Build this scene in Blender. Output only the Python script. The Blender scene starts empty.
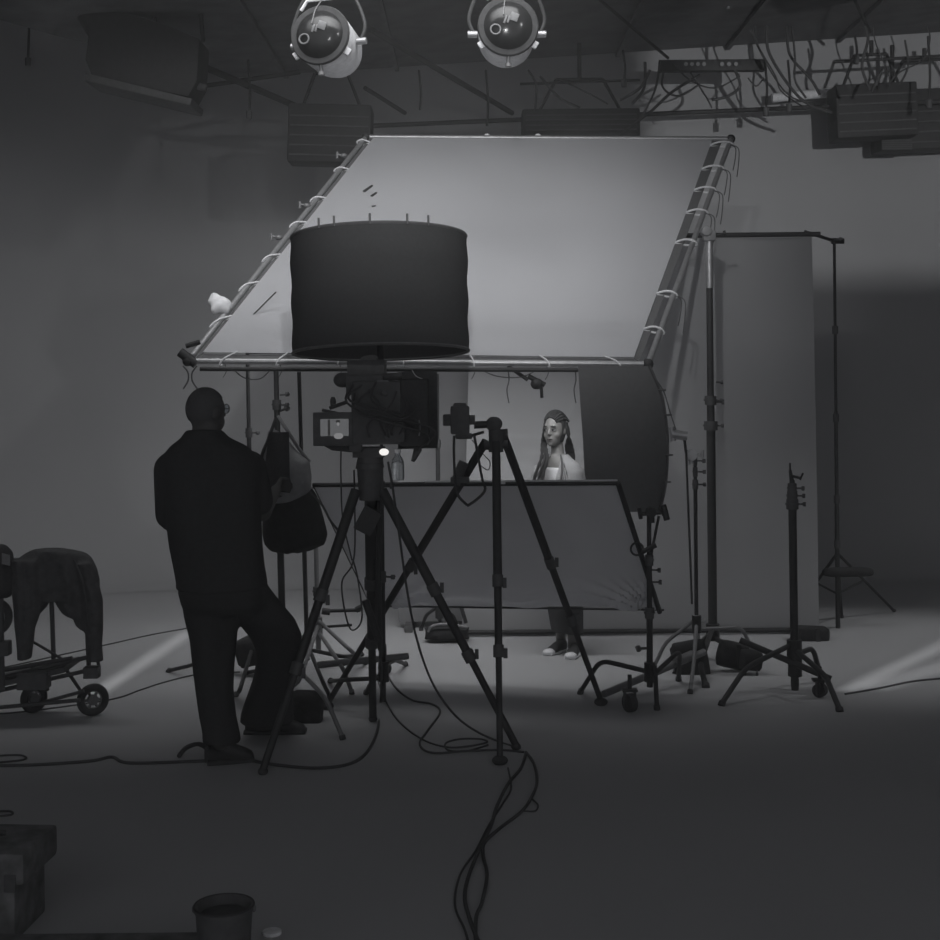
import bpy, bmesh, math, random
from mathutils import Vector, Matrix, noise
random.seed(4)
C = bpy.context.scene.collection
F = 1400.0; E_SIDE, E_WALL, E_SILK, E_STRIP, E_WORLD, E_TOP = 140, 960, 920, 11.5, .37, 40
E_SLIT, E_FLOOR = 310, 230
H = 1.93; PX, PY = 470.0, 370.0
ROLL = math.radians(0.55)

# ---------- pixel <-> world helpers ----------
def uv(px, py):
    u, v = px-PX, PY-py
    c, s = math.cos(ROLL), math.sin(ROLL)
    return u*c+v*s, -u*s+v*c
def P(px, py, d):
    u, v = uv(px, py)
    return Vector((u*d/F, d, H+v*d/F))
def G(px, py, z=0.0):
    u, v = uv(px, py)
    d = F*(z-H)/v
    return Vector((u*d/F, d, z))
def lerp(a, b, t): return a+(b-a)*t

# ---------- materials ----------
def mat(name, col, rough=.7, metal=0., var=.12, scale=30., bump=.0, spec=.3, trans=0.):
    m = bpy.data.materials.new(name); m.use_nodes = True
    nt = m.node_tree; N = nt.nodes; L = nt.links
    b = N['Principled BSDF']
    b.inputs['Roughness'].default_value = rough
    b.inputs['Metallic'].default_value = metal
    b.inputs['Specular IOR Level'].default_value = spec
    tc = N.new('ShaderNodeTexCoord')
    nz = N.new('ShaderNodeTexNoise'); nz.inputs['Scale'].default_value = scale; nz.inputs['Detail'].default_value = 4
    L.new(tc.outputs['Object'], nz.inputs['Vector'])
    rp = N.new('ShaderNodeValToRGB')
    c = col if isinstance(col, tuple) else (col, col, col*1.02)
    rp.color_ramp.elements[0].position = .3; rp.color_ramp.elements[1].position = .7
    rp.color_ramp.elements[0].color = tuple(x*(1-var) for x in c)+(1,)
    rp.color_ramp.elements[1].color = tuple(min(1, x*(1+var)) for x in c)+(1,)
    L.new(nz.outputs['Fac'], rp.inputs['Fac']); L.new(rp.outputs['Color'], b.inputs['Base Color'])
    if bump:
        bp = N.new('ShaderNodeBump'); bp.inputs['Strength'].default_value = bump; bp.inputs['Distance'].default_value = .01
        L.new(nz.outputs['Fac'], bp.inputs['Height']); L.new(bp.outputs['Normal'], b.inputs['Normal'])
    if trans:
        t = N.new('ShaderNodeBsdfTranslucent'); L.new(rp.outputs['Color'], t.inputs['Color'])
        mx = N.new('ShaderNodeMixShader'); mx.inputs['Fac'].default_value = trans
        L.new(b.outputs['BSDF'], mx.inputs[1]); L.new(t.outputs['BSDF'], mx.inputs[2])
        L.new(mx.outputs['Shader'], N['Material Output'].inputs['Surface'])
    return m
def emit(name, col, st):
    m = bpy.data.materials.new(name); m.use_nodes = True
    b = m.node_tree.nodes['Principled BSDF']
    b.inputs['Base Color'].default_value = (0.02, 0.02, 0.02, 1)
    b.inputs['Emission Color'].default_value = col+(1,); b.inputs['Emission Strength'].default_value = st
    return m
def glassy(name, col):
    m = bpy.data.materials.new(name); m.use_nodes = True
    b = m.node_tree.nodes['Principled BSDF']
    b.inputs['Base Color'].default_value = col+(1,); b.inputs['Roughness'].default_value = .08
    b.inputs['Transmission Weight'].default_value = .9; b.inputs['IOR'].default_value = 1.33
    return m
M = dict(
 cyc=mat('painted_plaster', .44, .85, var=.02, scale=1.5, spec=.15),
 floor=mat('painted_studio_floor', .36, .6, var=.04, scale=2.0, spec=.25),
 dark=mat('dark_ceiling_paint', .17, .9, var=.2, scale=4),
 flagfab=mat('black_flag_duvetyn', .14, .95, var=.05, scale=30, spec=.1),
 lampshell=mat('pale_lamp_paint', .7, .5, .1), darkglass=mat('dark_lens', .025, .18, spec=.35),
 silk=mat('white_silk', .86, .9, var=.015, scale=3, trans=.72, spec=.1),
 silkedge=mat('grey_webbing', .13, .9, var=.1, scale=60, trans=.1, spec=.1),
 tie=mat('white_tie_cord', .75, .9, spec=.1),
 darktie=mat('dark_tie_cord', .12, .9, spec=.1),
 alu=mat('brushed_aluminium', .42, .4, .6, var=.1),
 alud=mat('dull_aluminium', .22, .5, .4, var=.1),
 steel=mat('chromed_steel', .6, .25, 1., var=.1),
 stand=mat('dark_anodised_metal', .045, .5, .1, var=.15),
 black=mat('black_metal', .10, .55, .0, var=.15),
 rubber=mat('black_rubber', .06, .85, var=.2),
 fab=mat('black_fabric', .075, .95, var=.12, scale=80, bump=.2, spec=.1),
 fabd=mat('black_skirt_fabric', .06, .95, var=.08, scale=60, spec=.1, trans=.03),
 board=mat('grey_reflector_cloth', .8, .6, .0, var=.03, scale=4, spec=.3, trans=.45),
 canvas=mat('grey_backdrop_paper', .36, .9, var=.05, scale=1.2, spec=.1, trans=.12),
 shade_canvas=mat('shade_grey_panel', .26, .9, var=.05, scale=1.2, spec=.1),  # grey set darker to paint in shade beside the backdrop
 bag=mat('beige_canvas', .33, .95, var=.15, scale=20, bump=.3, spec=.1),
 bagb=mat('black_sandbag_nylon', .03, .8, var=.25, scale=25, bump=.5),
 skinm=mat('light_skin', (.10, .098, .096), .6, var=.08),
 skinw=mat('brown_skin', (.155, .152, .148), .5, var=.05, spec=.4),
 shirt=mat('black_cotton', .055, .95, var=.1, scale=40, spec=.1),
 trouser=mat('black_denim', .05, .95, var=.1, scale=60, spec=.1),
 shoe=mat('black_leather', .055, .5, var=.2),
 hair=mat('cropped_grey_hair', .10, .9, var=.3, scale=200),
 hairb=mat('black_braided_hair', .03, .8, spec=.15, var=.3, scale=150),
 blazer=mat('grey_wool_blazer', .27, .9, var=.08, scale=60, spec=.1),
 top=mat('white_knit_top', .5, .9, var=.04, scale=60, spec=.1),
 wtr=mat('charcoal_trousers', .075, .9, var=.1),
 white=mat('white_plastic', .85, .5),
 jacket=mat('dark_jacket_cloth', .095, .9, var=.25, scale=25, bump=.4),
 cable=mat('black_cable_rubber', .07, .7),
 eye=mat('eye_white', .55, .3), iris=mat('dark_iris', .02, .2), lip=mat('lip_skin', (.12,.11,.11), .6),
 glass=glassy('lens_glass', (.8, .85, .9)), water=glassy('clear_plastic', (.85, .88, .9)),
 screen=emit('monitor_grey', (.5, .51, .53), .20), screenf=emit('monitor_light', (.8, .8, .82), .25),
 screend=emit('monitor_dark', (.2, .2, .2), .10), led=emit('lit_lamp', (1, .98, .95), 1.0),
 case=mat('scuffed_black_case', .15, .75, var=.45, scale=14, bump=.5),
)

# ---------- mesh builder ----------
def basis(d):
    d = Vector(d).normalized()
    a = Vector((0, 0, 1)) if abs(d.z) < .9 else Vector((1, 0, 0))
    x = d.cross(a).normalized(); return x, d.cross(x).normalized(), d
def catmull(pts, n=6):
    pts = [Vector(p) for p in pts]; out = []
    for i in range(len(pts)-1):
        p0 = pts[max(i-1, 0)]; p1 = pts[i]; p2 = pts[i+1]; p3 = pts[min(i+2, len(pts)-1)]
        for k in range(n):
            t = k/n
            out.append(.5*((2*p1)+(p2-p0)*t+(2*p0-5*p1+4*p2-p3)*t*t+(3*p1-p0-3*p2+p3)*t**3))
    out.append(pts[-1]); return out
class MB:
    def __init__(s): s.v = []; s.f = []
    def ring_loft(s, rings, cap=True):
        b = len(s.v); n = len(rings[0])
        for r in rings: s.v += [Vector(p) for p in r]
        for i in range(len(rings)-1):
            for k in range(n):
                k2 = (k+1) % n
                s.f.append((b+i*n+k, b+i*n+k2, b+(i+1)*n+k2, b+(i+1)*n+k))
        if cap:
            s.f.append(tuple(b+k for k in range(n))[::-1])
            e = b+(len(rings)-1)*n; s.f.append(tuple(e+k for k in range(n)))
        return s
    def tube(s, pts, r, seg=10):
        pts = [Vector(p) for p in pts]
        rs = r if isinstance(r, (list, tuple)) else [r]*len(pts)
        t = (pts[1]-pts[0]); x, y, _ = basis(t); rings = []
        for i, p in enumerate(pts):
            if i == 0: t = pts[1]-pts[0]
            elif i == len(pts)-1: t = pts[-1]-pts[-2]
            else: t = (pts[i+1]-pts[i]).normalized()+(pts[i]-pts[i-1]).normalized()
            if t.length < 1e-9: t = Vector((0, 0, 1))
            t.normalize(); x = (x-t*x.dot(t))
            if x.length < 1e-6: x = basis(t)[0]
            x.normalize(); y = t.cross(x)
            rings.append([p+(x*math.cos(2*math.pi*k/seg)+y*math.sin(2*math.pi*k/seg))*rs[i] for k in range(seg)])
        return s.ring_loft(rings)
    def cyl(s, a, b, r, r2=None, seg=14): return s.tube([a, b], [r, r if r2 is None else r2], seg)
    def box(s, c, sz, rot=None):
        c = Vector(c); b = len(s.v); m = rot or Matrix.Identity(3)
        for z in (-1, 1):
            for y in (-1, 1):
                for x in (-1, 1): s.v.append(c+m @ Vector((x*sz[0]/2, y*sz[1]/2, z*sz[2]/2)))
        for q in ((0,2,3,1),(4,5,7,6),(0,1,5,4),(2,6,7,3),(0,4,6,2),(1,3,7,5)): s.f.append(tuple(b+i for i in q))
        return s
    def ell(s, c, r, rot=None, nu=20, nv=12, fn=None):
        c = Vector(c); m = rot or Matrix.Identity(3); rings = []
        for j in range(1, nv):
            th = math.pi*j/nv; rg = []
            for i in range(nu):
                ph = 2*math.pi*i/nu
                q = Vector((math.sin(th)*math.cos(ph), math.sin(th)*math.sin(ph), -math.cos(th)))
                if fn: q = fn(q)
                rg.append(c+m @ Vector((q.x*r[0], q.y*r[1], q.z*r[2])))
            rings.append(rg)
        return s.ring_loft(rings)
    def cone(s, a, ra, b, rb, seg=16):     # round-ended tapered limb
        a, b = Vector(a), Vector(b); d = (b-a).normalized(); pts = []; rs = []
        for k in range(4): t = (1-k/4)*math.pi/2; pts.append(a-d*ra*math.sin(t)); rs.append(max(ra*math.cos(t), ra*.08))
        for k in range(5): pts.append(a.lerp(b, k/4)); rs.append(lerp(ra, rb, k/4))
        for k in range(1, 5): t = k/4*math.pi/2; pts.append(b+d*rb*math.sin(t)); rs.append(max(rb*math.cos(t), rb*.08))
        return s.tube(pts, rs, seg)
    def torus(s, c, ax, R, r, n=28, m=8, a0=0, a1=2*math.pi):
        x, y, _ = basis(ax); c = Vector(c); full = abs(a1-a0-2*math.pi) < 1e-6
        if full:
            b = len(s.v)
            for i in range(n):
                a = 2*math.pi*i/n; d = x*math.cos(a)+y*math.sin(a)
                for k in range(m):
                    t = 2*math.pi*k/m; s.v.append(c+d*(R+r*math.cos(t))+Vector(ax).normalized()*r*math.sin(t))
            for i in range(n):
                for k in range(m):
                    s.f.append((b+i*m+k, b+((i+1) % n)*m+k, b+((i+1) % n)*m+(k+1) % m, b+i*m+(k+1) % m))
            return s
        return s.tube([c+(x*math.cos(lerp(a0, a1, i/n))+y*math.sin(lerp(a0, a1, i/n)))*R for i in range(n+1)], r, m)
    def sheet(s, c4, nx, ny, fn=None, th=.004):   # corners TL TR BR BL
        tl, tr, br, bl = [Vector(p) for p in c4]; nrm = (tr-tl).cross(bl-tl).normalized(); b = len(s.v)
        for side in (0, 1):
            for j in range(ny+1):
                for i in range(nx+1):
                    u, v = i/nx, j/ny
                    p = tl.lerp(tr, u).lerp(bl.lerp(br, u), v)
                    if fn: p = p+nrm*fn(u, v)
                    s.v.append(p+nrm*th*(side-.5))
        K = (nx+1)*(ny+1); ix = lambda sd, i, j: b+sd*K+j*(nx+1)+i
        for j in range(ny):
            for i in range(nx):
                s.f.append((ix(0,i,j), ix(0,i,j+1), ix(0,i+1,j+1), ix(0,i+1,j)))
                s.f.append((ix(1,i,j), ix(1,i+1,j), ix(1,i+1,j+1), ix(1,i,j+1)))
        for i in range(nx):
            s.f.append((ix(0,i,0), ix(0,i+1,0), ix(1,i+1,0), ix(1,i,0)))
            s.f.append((ix(0,i+1,ny), ix(0,i,ny), ix(1,i,ny), ix(1,i+1,ny)))
        for j in range(ny):
            s.f.append((ix(0,0,j+1), ix(0,0,j), ix(1,0,j), ix(1,0,j+1)))
            s.f.append((ix(0,nx,j), ix(0,nx,j+1), ix(1,nx,j+1), ix(1,nx,j)))
        return s
    def build(s, name, m, parent=None, bevel=0, remesh=0, smooth=True, sm_it=0, base=None):
        me = bpy.data.meshes.new(name)
        if parent is not None: off = WL[parent.name]
        else:
            if base is None:
                zs = min(p.z for p in s.v); n = len(s.v)
                base = Vector((sum(p.x for p in s.v)/n, sum(p.y for p in s.v)/n, zs))
            off = Vector(base)
        me.from_pydata([tuple(p-off) for p in s.v], [], s.f)
        bm = bmesh.new(); bm.from_mesh(me); bmesh.ops.recalc_face_normals(bm, faces=bm.faces)
        if bevel:
            bmesh.ops.bevel(bm, geom=[e for e in bm.edges if e.calc_length() > bevel*2.5 and len(e.link_faces) == 2 and e.calc_face_angle(0) > .9],
                            offset=bevel, segments=2, affect='EDGES', profile=.6)
        bm.to_mesh(me); bm.free()
        o = bpy.data.objects.new(name, me); C.objects.link(o)
        if remesh:
            r = o.modifiers.new('r', 'REMESH'); r.mode = 'VOXEL'; r.voxel_size = remesh
            q = o.modifiers.new('s', 'SMOOTH'); q.factor = .5; q.iterations = sm_it or 4
            dg = bpy.context.evaluated_depsgraph_get()
            me2 = bpy.data.meshes.new_from_object(o.evaluated_get(dg)); o.modifiers.clear(); o.data = me2; me = me2
        me.materials.clear(); me.materials.append(m)
        for p in me.polygons: p.use_smooth = smooth
        if smooth: 
            try: me.set_sharp_from_angle(angle=math.radians(42))
            except Exception: pass
        if parent is not None: o.parent = parent
        else: o.location = off
        WL[o.name] = off
        return o
WL = {}
def thing(name, label, cat, loc, group=None):
    o = bpy.data.objects.new(name, None); C.objects.link(o); o.empty_display_size = .1
    o.location = loc; o['label'] = label; o['category'] = cat; WL[o.name] = Vector(loc)
    if group: o['group'] = group
    return o
def tag(o, label, cat, group=None, kind=None):
    o['label'] = label; o['category'] = cat
    if group: o['group'] = group
    if kind: o['kind'] = kind
    return o
def struct(o): o['kind'] = 'structure'; return o

# =====================================================================
# SETTING : white cove (cyclorama) with curved corners, floor, ceiling
# =====================================================================
WY = 14.0; XL = -5.6; XR = 9.0; CR = 1.6; RC = 3.0; WH = 7.4
def cyc_profile(): # along the vertical section: (offset from wall, z)
    pr = [(CR+.02, 0.0)]
    for k in range(0, 11):
        a = math.pi/2*k/10
        pr.append((CR*(1-math.sin(a)), CR*(1-math.cos(a))))
    pr.append((0, WH)); return pr
def wall_path(off, inner):  # back wall + rounded left corner + left side wall, inset by off
    pts = []
    pts.append((XR, WY-off))
    pts.append((XL+RC, WY-off))
    for k in range(1, 13):
        a = math.pi/2*k/12; R = RC-off
        pts.append((XL+RC-R*math.sin(a), WY-RC+R*math.cos(a)))
    pts.append((XL+off, -2.0)); return pts
mb = MB(); prof = cyc_profile(); path = [wall_path(o, 0) for o, z in prof]
nP = len(path[0]); b0 = 0
for j, (o, z) in enumerate(prof):
    for x, y in path[j]: mb.v.append(Vector((x, y, z)))
for j in range(len(prof)-1):
    for i in range(nP-1): mb.f.append((j*nP+i, j*nP+i+1, (j+1)*nP+i+1, (j+1)*nP+i))
w = struct(mb.build('wall_back', M['cyc'], base=(0, WY, 0)))
f = MB(); f.v = [Vector(p) for p in ((-9, -2, 0), (XR+1, -2, 0), (XR+1, 16, 0), (-9, 16, 0), (-9, -2, -.2), (XR+1, -2, -.2), (XR+1, 16, -.2), (-9, 16, -.2))]
f.f = [(0,1,2,3),(7,6,5,4),(0,4,5,1),(1,5,6,2),(2,6,7,3),(3,7,4,0)]
struct(f.build('floor', M['cyc'], smooth=False, base=(0, 0, 0)))
mb = MB().box((XR+.1, 6, WH/2), (.2, 16, WH)); struct(mb.build('wall_right', M['dark'], smooth=False))
mb = MB().box((1.7, 6, WH+.1), (15.2, 16.2, .2)); struct(mb.build('ceiling', M['dark'], smooth=False))
# low dark grid deck under the ceiling, its left end cut on a slant
def zc(px, py, d): return P(px, py, d)
GZ = 5.0
deck = MB(); pts = [(-4.6, 9.5), (-3.5, 11.9), (-2.35, 13.98), (8.9, 13.98), (8.9, 9.5)]
for z in (GZ, GZ+.5): deck.v += [Vector((x, y, z)) for x, y in pts]
n = 5; deck.f = [tuple(range(n))[::-1], tuple(range(n, 2*n))]+[(i, (i+1) % n, n+(i+1) % n, n+i) for i in range(n)]
for k in range(0):
    y = 10.2+k*1.3; deck.box((2.9, y, GZ-.015), (10.8 if y < 12 else 9.6, .03, .03))
for k in range(10): deck.box((-1.8+k*1.1, 11.7, GZ-.03), (.04, 4.5, .04))
for v in deck.v: v.z += .055*v.x+.0
struct(deck.build('trim_1', M['dark'], smooth=False))

# =====================================================================
# GENERIC STANDS
# =====================================================================
def knob(root, p, d, m='black', r=.018, L=.05):
    r *= .75; L *= .75; d = Vector(d).normalized(); k = MB().cyl(p, p+d*L, r*.4).cyl(p+d*L, p+d*(L+.018), r, seg=10)
    x = basis(d)[0]; k.box(p+d*(L+.01), (.012, .012, .012)).cyl(p+d*(L+.01)-x*r*1.9, p+d*(L+.01)+x*r*1.9, r*.42)
    k.build('knob', M[m], root)
def griphead(root, p, m='alud', r=.034, flip=1):
    h = MB().cyl(p+Vector((0, -.03, 0)), p+Vector((0, .03, 0)), r, seg=18).cyl(p+Vector((0, -.042, 0)), p+Vector((0, -.03, 0)), r*.8, seg=18)
    h.cyl(p-Vector((0, 0, .06)), p+Vector((0, 0, .01)), .02)
    h.cyl(p, p+Vector((flip*.07, 0, .005)), .008).cyl(p+Vector((flip*.07, 0, -.022)), p+Vector((flip*.075, 0, .03)), .009)
    h.build('grip_head', M[m], root)
def cstand(name, label, base, top, legs, r=.014, m='stand', hub=.28, collars=(), group=None, lm=None, knobs=True, cat='stand', hubr=.03, rleg=.0125, low=.1):
    """base: ground point; top: column top point; legs: list of (foot, bend) points"""
    root = thing(name, label, cat, base, group)
    base = Vector(base); top = Vector(top); dv = (top-base); at = lambda z: base+dv*((z)/dv.z)
    cs = [low]+list(collars)+[top.z]; rr = r
    pole = MB()
    for i in range(len(cs)-1):
        pole.cyl(at(cs[i]), at(cs[i+1]), rr)
        rr *= .86
    pole.build('pole', M[m], root)
    rr = r
    for z in collars:
        MB().cyl(at(z-.04), at(z+.02), rr*1.5).cyl(at(z-.012), at(z-.004), rr*1.8).build('collar', M['black'], root)
        if knobs: knob(root, at(z-.01)+Vector((rr, 0, 0)), (1, -.3, 0))
        rr *= .86
    for i, lg in enumerate(legs):
        foot, bend = Vector(lg[0]), Vector(lg[1]); z0 = hub-.035*i; a = at(z0)
        h = MB().cyl(at(z0-.02), at(z0+.02), hubr).build('leg_collar', M[m], root)
        pts = [a, a.lerp(bend, .8)]
        e = bend.lerp(foot, .25)
        for k in range(1, 5):
            t = k/5; p = a.lerp(bend, .8)*(1-t)**2+bend*2*t*(1-t)+e*t*t; pts.append(p)
        pts += [e, foot+Vector((0, 0, .008))]
        l = MB().tube(pts, rleg).build('leg', M[lm or m], root)
        MB().cyl(foot+Vector((0, 0, .0)), foot.lerp(e, .09)+Vector((0,0,.01)), rleg*1.35).build('rubber_foot', M['rubber'], l)
    return root
def legspx(cx, feet, hub, d=None):
    out = []
    for (fx, fy, bx, by) in feet:
        ft = G(fx, fy); out.append((ft, P(bx, by, lerp(cx.y, ft.y, .62))))
    return out

# =====================================================================
# DIFFUSION FRAME (the big white silk)
# =====================================================================
def para(A, B, Cc, D, dA):
    """depths of the four corners (pixels) of a parallelogram A,B,C,D"""
    a, b, c, d = [Vector((uv(*q)[0], F, uv(*q)[1])) for q in (A, B, Cc, D)]
    m = Matrix((( b.x, -c.x, d.x), (b.y, -c.y, d.y), (b.z, -c.z, d.z)))
    s = m.inverted() @ (a)     # b*s0 - c*s1 + d*s2 = a
    return [v*dA/F*k for v, k in ((a, 1), (b, s[0]), (c, s[1]), (d, s[2]))]
off = Vector((0, 0, H))
A, B, CC, D = [p+off for p in para((188, 361), (648, 364), (731, 139), (366, 137), 8.6)]
SN = (B-A).cross(D-A).normalized()
if SN.z < 0: SN = -SN
def onsilk(px, py, lift=0.):
    r = P(px, py, 1.)-off; t = (A-off).dot(SN)/r.dot(SN); return off+r*t+SN*lift
sf = thing('diffusion_frame', 'large tilted white silk diffusion frame raised over the set, tied to metal tubes', 'diffusion frame', Vector(((A.x+B.x)/2, A.y, A.z-.03)))
a_, b_, c_, d_ = onsilk(203, 352), onsilk(634, 357), onsilk(713, 137), onsilk(374, 137)
def sag(u, v): return -.03*math.sin(math.pi*u)*math.sin(math.pi*v)+.004*math.sin(u*17)*math.sin(v*9)
MB().sheet([d_, c_, b_, a_], 40, 36, sag, .003).build('silk_panel', M['silk'], sf)
# grey webbing hem between the silk and the tubes
for q in ([c_, onsilk(722, 140), onsilk(640, 360), b_], [onsilk(369, 137), d_, a_, onsilk(196, 356)]):
    q2 = [p-SN*.012 for p in q]; MB().sheet(q2, 2, 20, None, .004).build('webbing', M['silkedge'], sf)
MB().sheet([a_-SN*.02, b_-SN*.02, onsilk(637, 362, -.02), onsilk(198, 359, -.02)], 20, 2, None, .004).build('webbing', M['silkedge'], sf)
for p, q in ((A, B), (B, CC), (CC, D), (D, A)):
    MB().cyl(p, q, .019, seg=14).build('tube', M['alu'], sf)
for p in (A, B, CC, D):
    MB().ell(p, (.035, .035, .035), nu=12, nv=8).build('corner_joint', M['stand'], sf)
# doubled outer tube along the lower edge
MB().cyl(onsilk(200, 369), onsilk(640, 370), .014).build('tube', M['stand'], sf)
# ties down both slanted sides
for k, t in enumerate((.03, .16, .27, .38, .52, .74, .88)):
    p = CC.lerp(B, t); q = c_.lerp(b_, t+.015)
    MB().tube(catmull([q, q.lerp(p, .5)+SN*.025, p+SN*.02, p+(p-q)*.25-SN*.01, p-SN*.022, q-SN*.012], 4), .0075, 6).build('tie', M['tie'], sf)
    if k in (0, 1, 2, 3, 5):
        e = p+(p-q).normalized()*.03
        for s_ in (0, 1):
            MB().tube(catmull([p, e+Vector((.02+.02*s_, 0, -.03)), e+Vector((.015+.03*s_, 0, -.12)), e+Vector((-.0+.03*s_, .01, -.2-.05*s_))], 4), .004, 5).build('tie_tail', M['darktie'], sf)
for k, t in enumerate((.03, .18, .33, .45, .6, .72, .86)):
    p = D.lerp(A, t); q = d_.lerp(a_, t)
    MB().tube(catmull([q, p+SN*.025, p+(p-q)*.6, p-SN*.02, q-SN*.01], 4), .0065, 6).build('tie', M['tie'], sf)
for t in (.08, .2, .33, .47, .62, .78, .93):
    p = A.lerp(B, t); q = a_.lerp(b_, t)
    MB().tube(catmull([q+SN*.006, p+SN*.024, p+(p-q)*.4, p-SN*.02], 4), .005, 6).build('tie', M['tie'], sf)
    MB().tube(catmull([p-SN*.02, p+Vector((.01, 0, -.06)), p+Vector((-.01, -.01, -.1))], 4), .003, 5).build('tie_tail', M['darktie'], sf)
for px, s_ in ((183, -1), (197, 1)):
    p = P(px, 366, 8.58); MB().tube(catmull([p, p+Vector((-.03*s_, 0, -.04)), p+Vector((-.03*s_, 0, -.09)), p+Vector((0, 0, -.14))], 5), .005, 6).build('tie_tail', M['darktie'], sf)
# slack cord loops under the lower tube
for x0, x1, dr in ((232, 272, .06), (478, 540, .05)):
    p, q = P(x0, 368, 8.62), P(x1, 368, 8.62)
    MB().tube(catmull([p, p.lerp(q, .3)-Vector((0, 0, dr)), p.lerp(q, .7)-Vector((0, 0, dr*1.1)), q], 6), .004, 6).build('cord', M['darktie'], sf)
# knotted cloth and clamps on the left
k = MB()
for i in range(16):
    c = onsilk(lerp(214, 227, i/15), 309+random.uniform(-5, 5), .03+.01*(i%3)); k.ell(c, (.042, .036, .034), Matrix.Rotation(random.uniform(0, 3), 3, 'Y'), 10, 6)
k.build('knotted_cloth', M['tie'], sf, remesh=.012)
for x, y in ((265, 240), (293, 208), (330, 158)):
    c = onsilk(x+14, y, .02); MB().ell(c, (.028, .028, .02), nu=10, nv=6).cyl(c, c+Vector((-.05, 0, .01)), .009).cyl(c+Vector((-.05, 0, -.02)), c+Vector((-.05, 0, .03)), .01).build('clamp', M['alud'], sf)
MB().cyl(P(180, 352, 8.6), P(196, 364, 8.6), .03).cyl(P(186, 346, 8.6), P(200, 342, 8.6), .016).build('clamp', M['stand'], sf)
for x in (487, 538):
    MB().ell(onsilk(x, 136, .0), (.025, .02, .02), nu=10, nv=6).build('clamp', M['tie'], sf)
for (x, y, ang, L) in ((368, 190, 1.0, .1), (374, 196, 1.0, .06), (374, 208, .4, .03)):  # three small dark rods as dark marks on the silk
    c = onsilk(x, y, .012); e1 = (B-A).normalized(); e2 = SN.cross(e1)
    d = e1*math.cos(ang)+e2*math.sin(ang)
    MB().cyl(c-d*L/2, c+d*L/2, .011, .008, 8).build('dark_mark', M['stand'], sf)
# hanging clamp below the tube at centre
MB().cyl(P(508, 366, 8.62), P(528, 380, 8.6), .012).cyl(P(528, 376, 8.6), P(545, 385, 8.6), .016).ell(P(537, 384, 8.6), (.04, .03, .035), nu=12, nv=8).cyl(P(541, 384, 8.6), P(542, 398, 8.6), .01).build('clamp', M['stand'], sf)
for x in (508, 575): MB().tube(catmull([P(x, 368, 8.6), P(x+1, 380, 8.6), P(x-1, 390, 8.6), P(x+1, 403, 8.6)], 4), .004, 5).build('tie_tail', M['darktie'], sf)

# right-hand roller stand carrying the frame
q = G(711, 655); tp = P(709, 236, q.y)
rs = cstand('roller_stand', 'thick tall dark roller stand holding up the right side of the white silk frame', (tp.x, q.y, 0), tp,
   legspx(q, [(706, 688, 700, 664), (676, 674, 690, 652), (752, 668, 736, 650)], .3), r=.030, collars=(1.55, 1.72), hub=.19, hubr=.045, rleg=.018, lm='stand', low=.1)
MB().cyl(tp-Vector((0, 0, .35)), tp, .026).build('silver_collar', M['alu'], rs)
rs.children[-1]['label'] = 'silver upper collar'
MB().box(tp+Vector((0, 0, .0)), (.08, .07, .07)).cyl(tp+Vector((-.02, -.05, .03)), tp+Vector((-.02, .05, .03)), .034).build('grip_head', M['alud'], rs, bevel=.006)
knob(rs, tp+Vector((.05, -.02, .0)), (1, -.2, .3), 'stand', .025, .06); knob(rs, P(716, 402, q.y), (1, -.2, 0), 'black', .024, .05); knob(rs, P(716, 382, q.y), (1, -.2, 0), 'black', .02, .04)

# =====================================================================
# BACKDROP and shade panel
# =====================================================================
bd = thing('paper_backdrop', 'wide grey paper backdrop hanging from a crossbar behind the woman', 'backdrop', G(640, 634)+Vector((0, 0, 0)))
dB = G(700, 634).y
tl, tr, br, bl = P(472, 249, dB), P(812, 242, dB), P(820, 633, dB), P(430, 633, dB)
zb = .02
tr.z = tl.z = 2.87
br.z = bl.z = zb; bl.x = tl.x-.1; br.x = tr.x+.02
MB().sheet([tl, tr, br, bl], 40, 40, lambda u, v: .012*math.sin(u*9+v*2)+.02*math.sin(v*3.)*math.sin(u*4), .003).build('paper', M['canvas'], bd)
xb = Vector((tr.x+.35, dB, tr.z+.035))
MB().cyl(Vector((tl.x-.1, dB, tl.z+.02)), tr+Vector((.06, 0, .02)), .018, seg=16).build('roller', M['stand'], bd)
# weight bar along the bottom edge
MB().cyl(Vector((bl.x-.12, dB-.03, .035)), Vector((br.x-.1, dB-.03, .03)), .016).build('weight_bar', M['stand'], bd)
# backdrop stand
sq = G(838, 628); st = P(833, 241, sq.y)
bs = thing('backdrop_stand', 'slim dark tripod stand on the right carrying the backdrop crossbar', 'stand', (sq.x, sq.y, 0))
at = lambda z: Vector((sq.x, sq.y, z))
top = P(833, 241, sq.y).z
pl = MB().cyl(at(.0), at(.9), .017).cyl(at(.9), at(1.6), .014).cyl(at(1.6), at(top+.02), .011); pl.build('pole', M['stand'], bs)
for z in (.62, .95, 1.55, 2.2): MB().cyl(at(z-.03), at(z+.03), .022).build('collar', M['black'], bs)
zt = P(838, 553, sq.y).z; zm = P(838, 594, sq.y).z
for (fx, fy) in ((894, 612), (792, 618), (842, 618)):
    ft = G(fx, fy); l = MB().cyl(at(zt), ft+Vector((0, 0, .01)), .011).build('leg', M['stand'], bs)
    MB().ell(ft+Vector((0, 0, .012)), (.018, .018, .014), nu=10, nv=6).build('rubber_foot', M['rubber'], l)
    MB().cyl(at(zm), at(zt).lerp(ft, .45), .008).build('brace', M['stand'], bs)
MB().cyl(at(top), Vector((tr.x-.05, dB, tr.z+.04)), .012).cyl(at(top)+Vector((-.02, 0, 0)), at(top)+Vector((.07, 0, 0)), .022).build('crossbar', M['stand'], bs)
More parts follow.
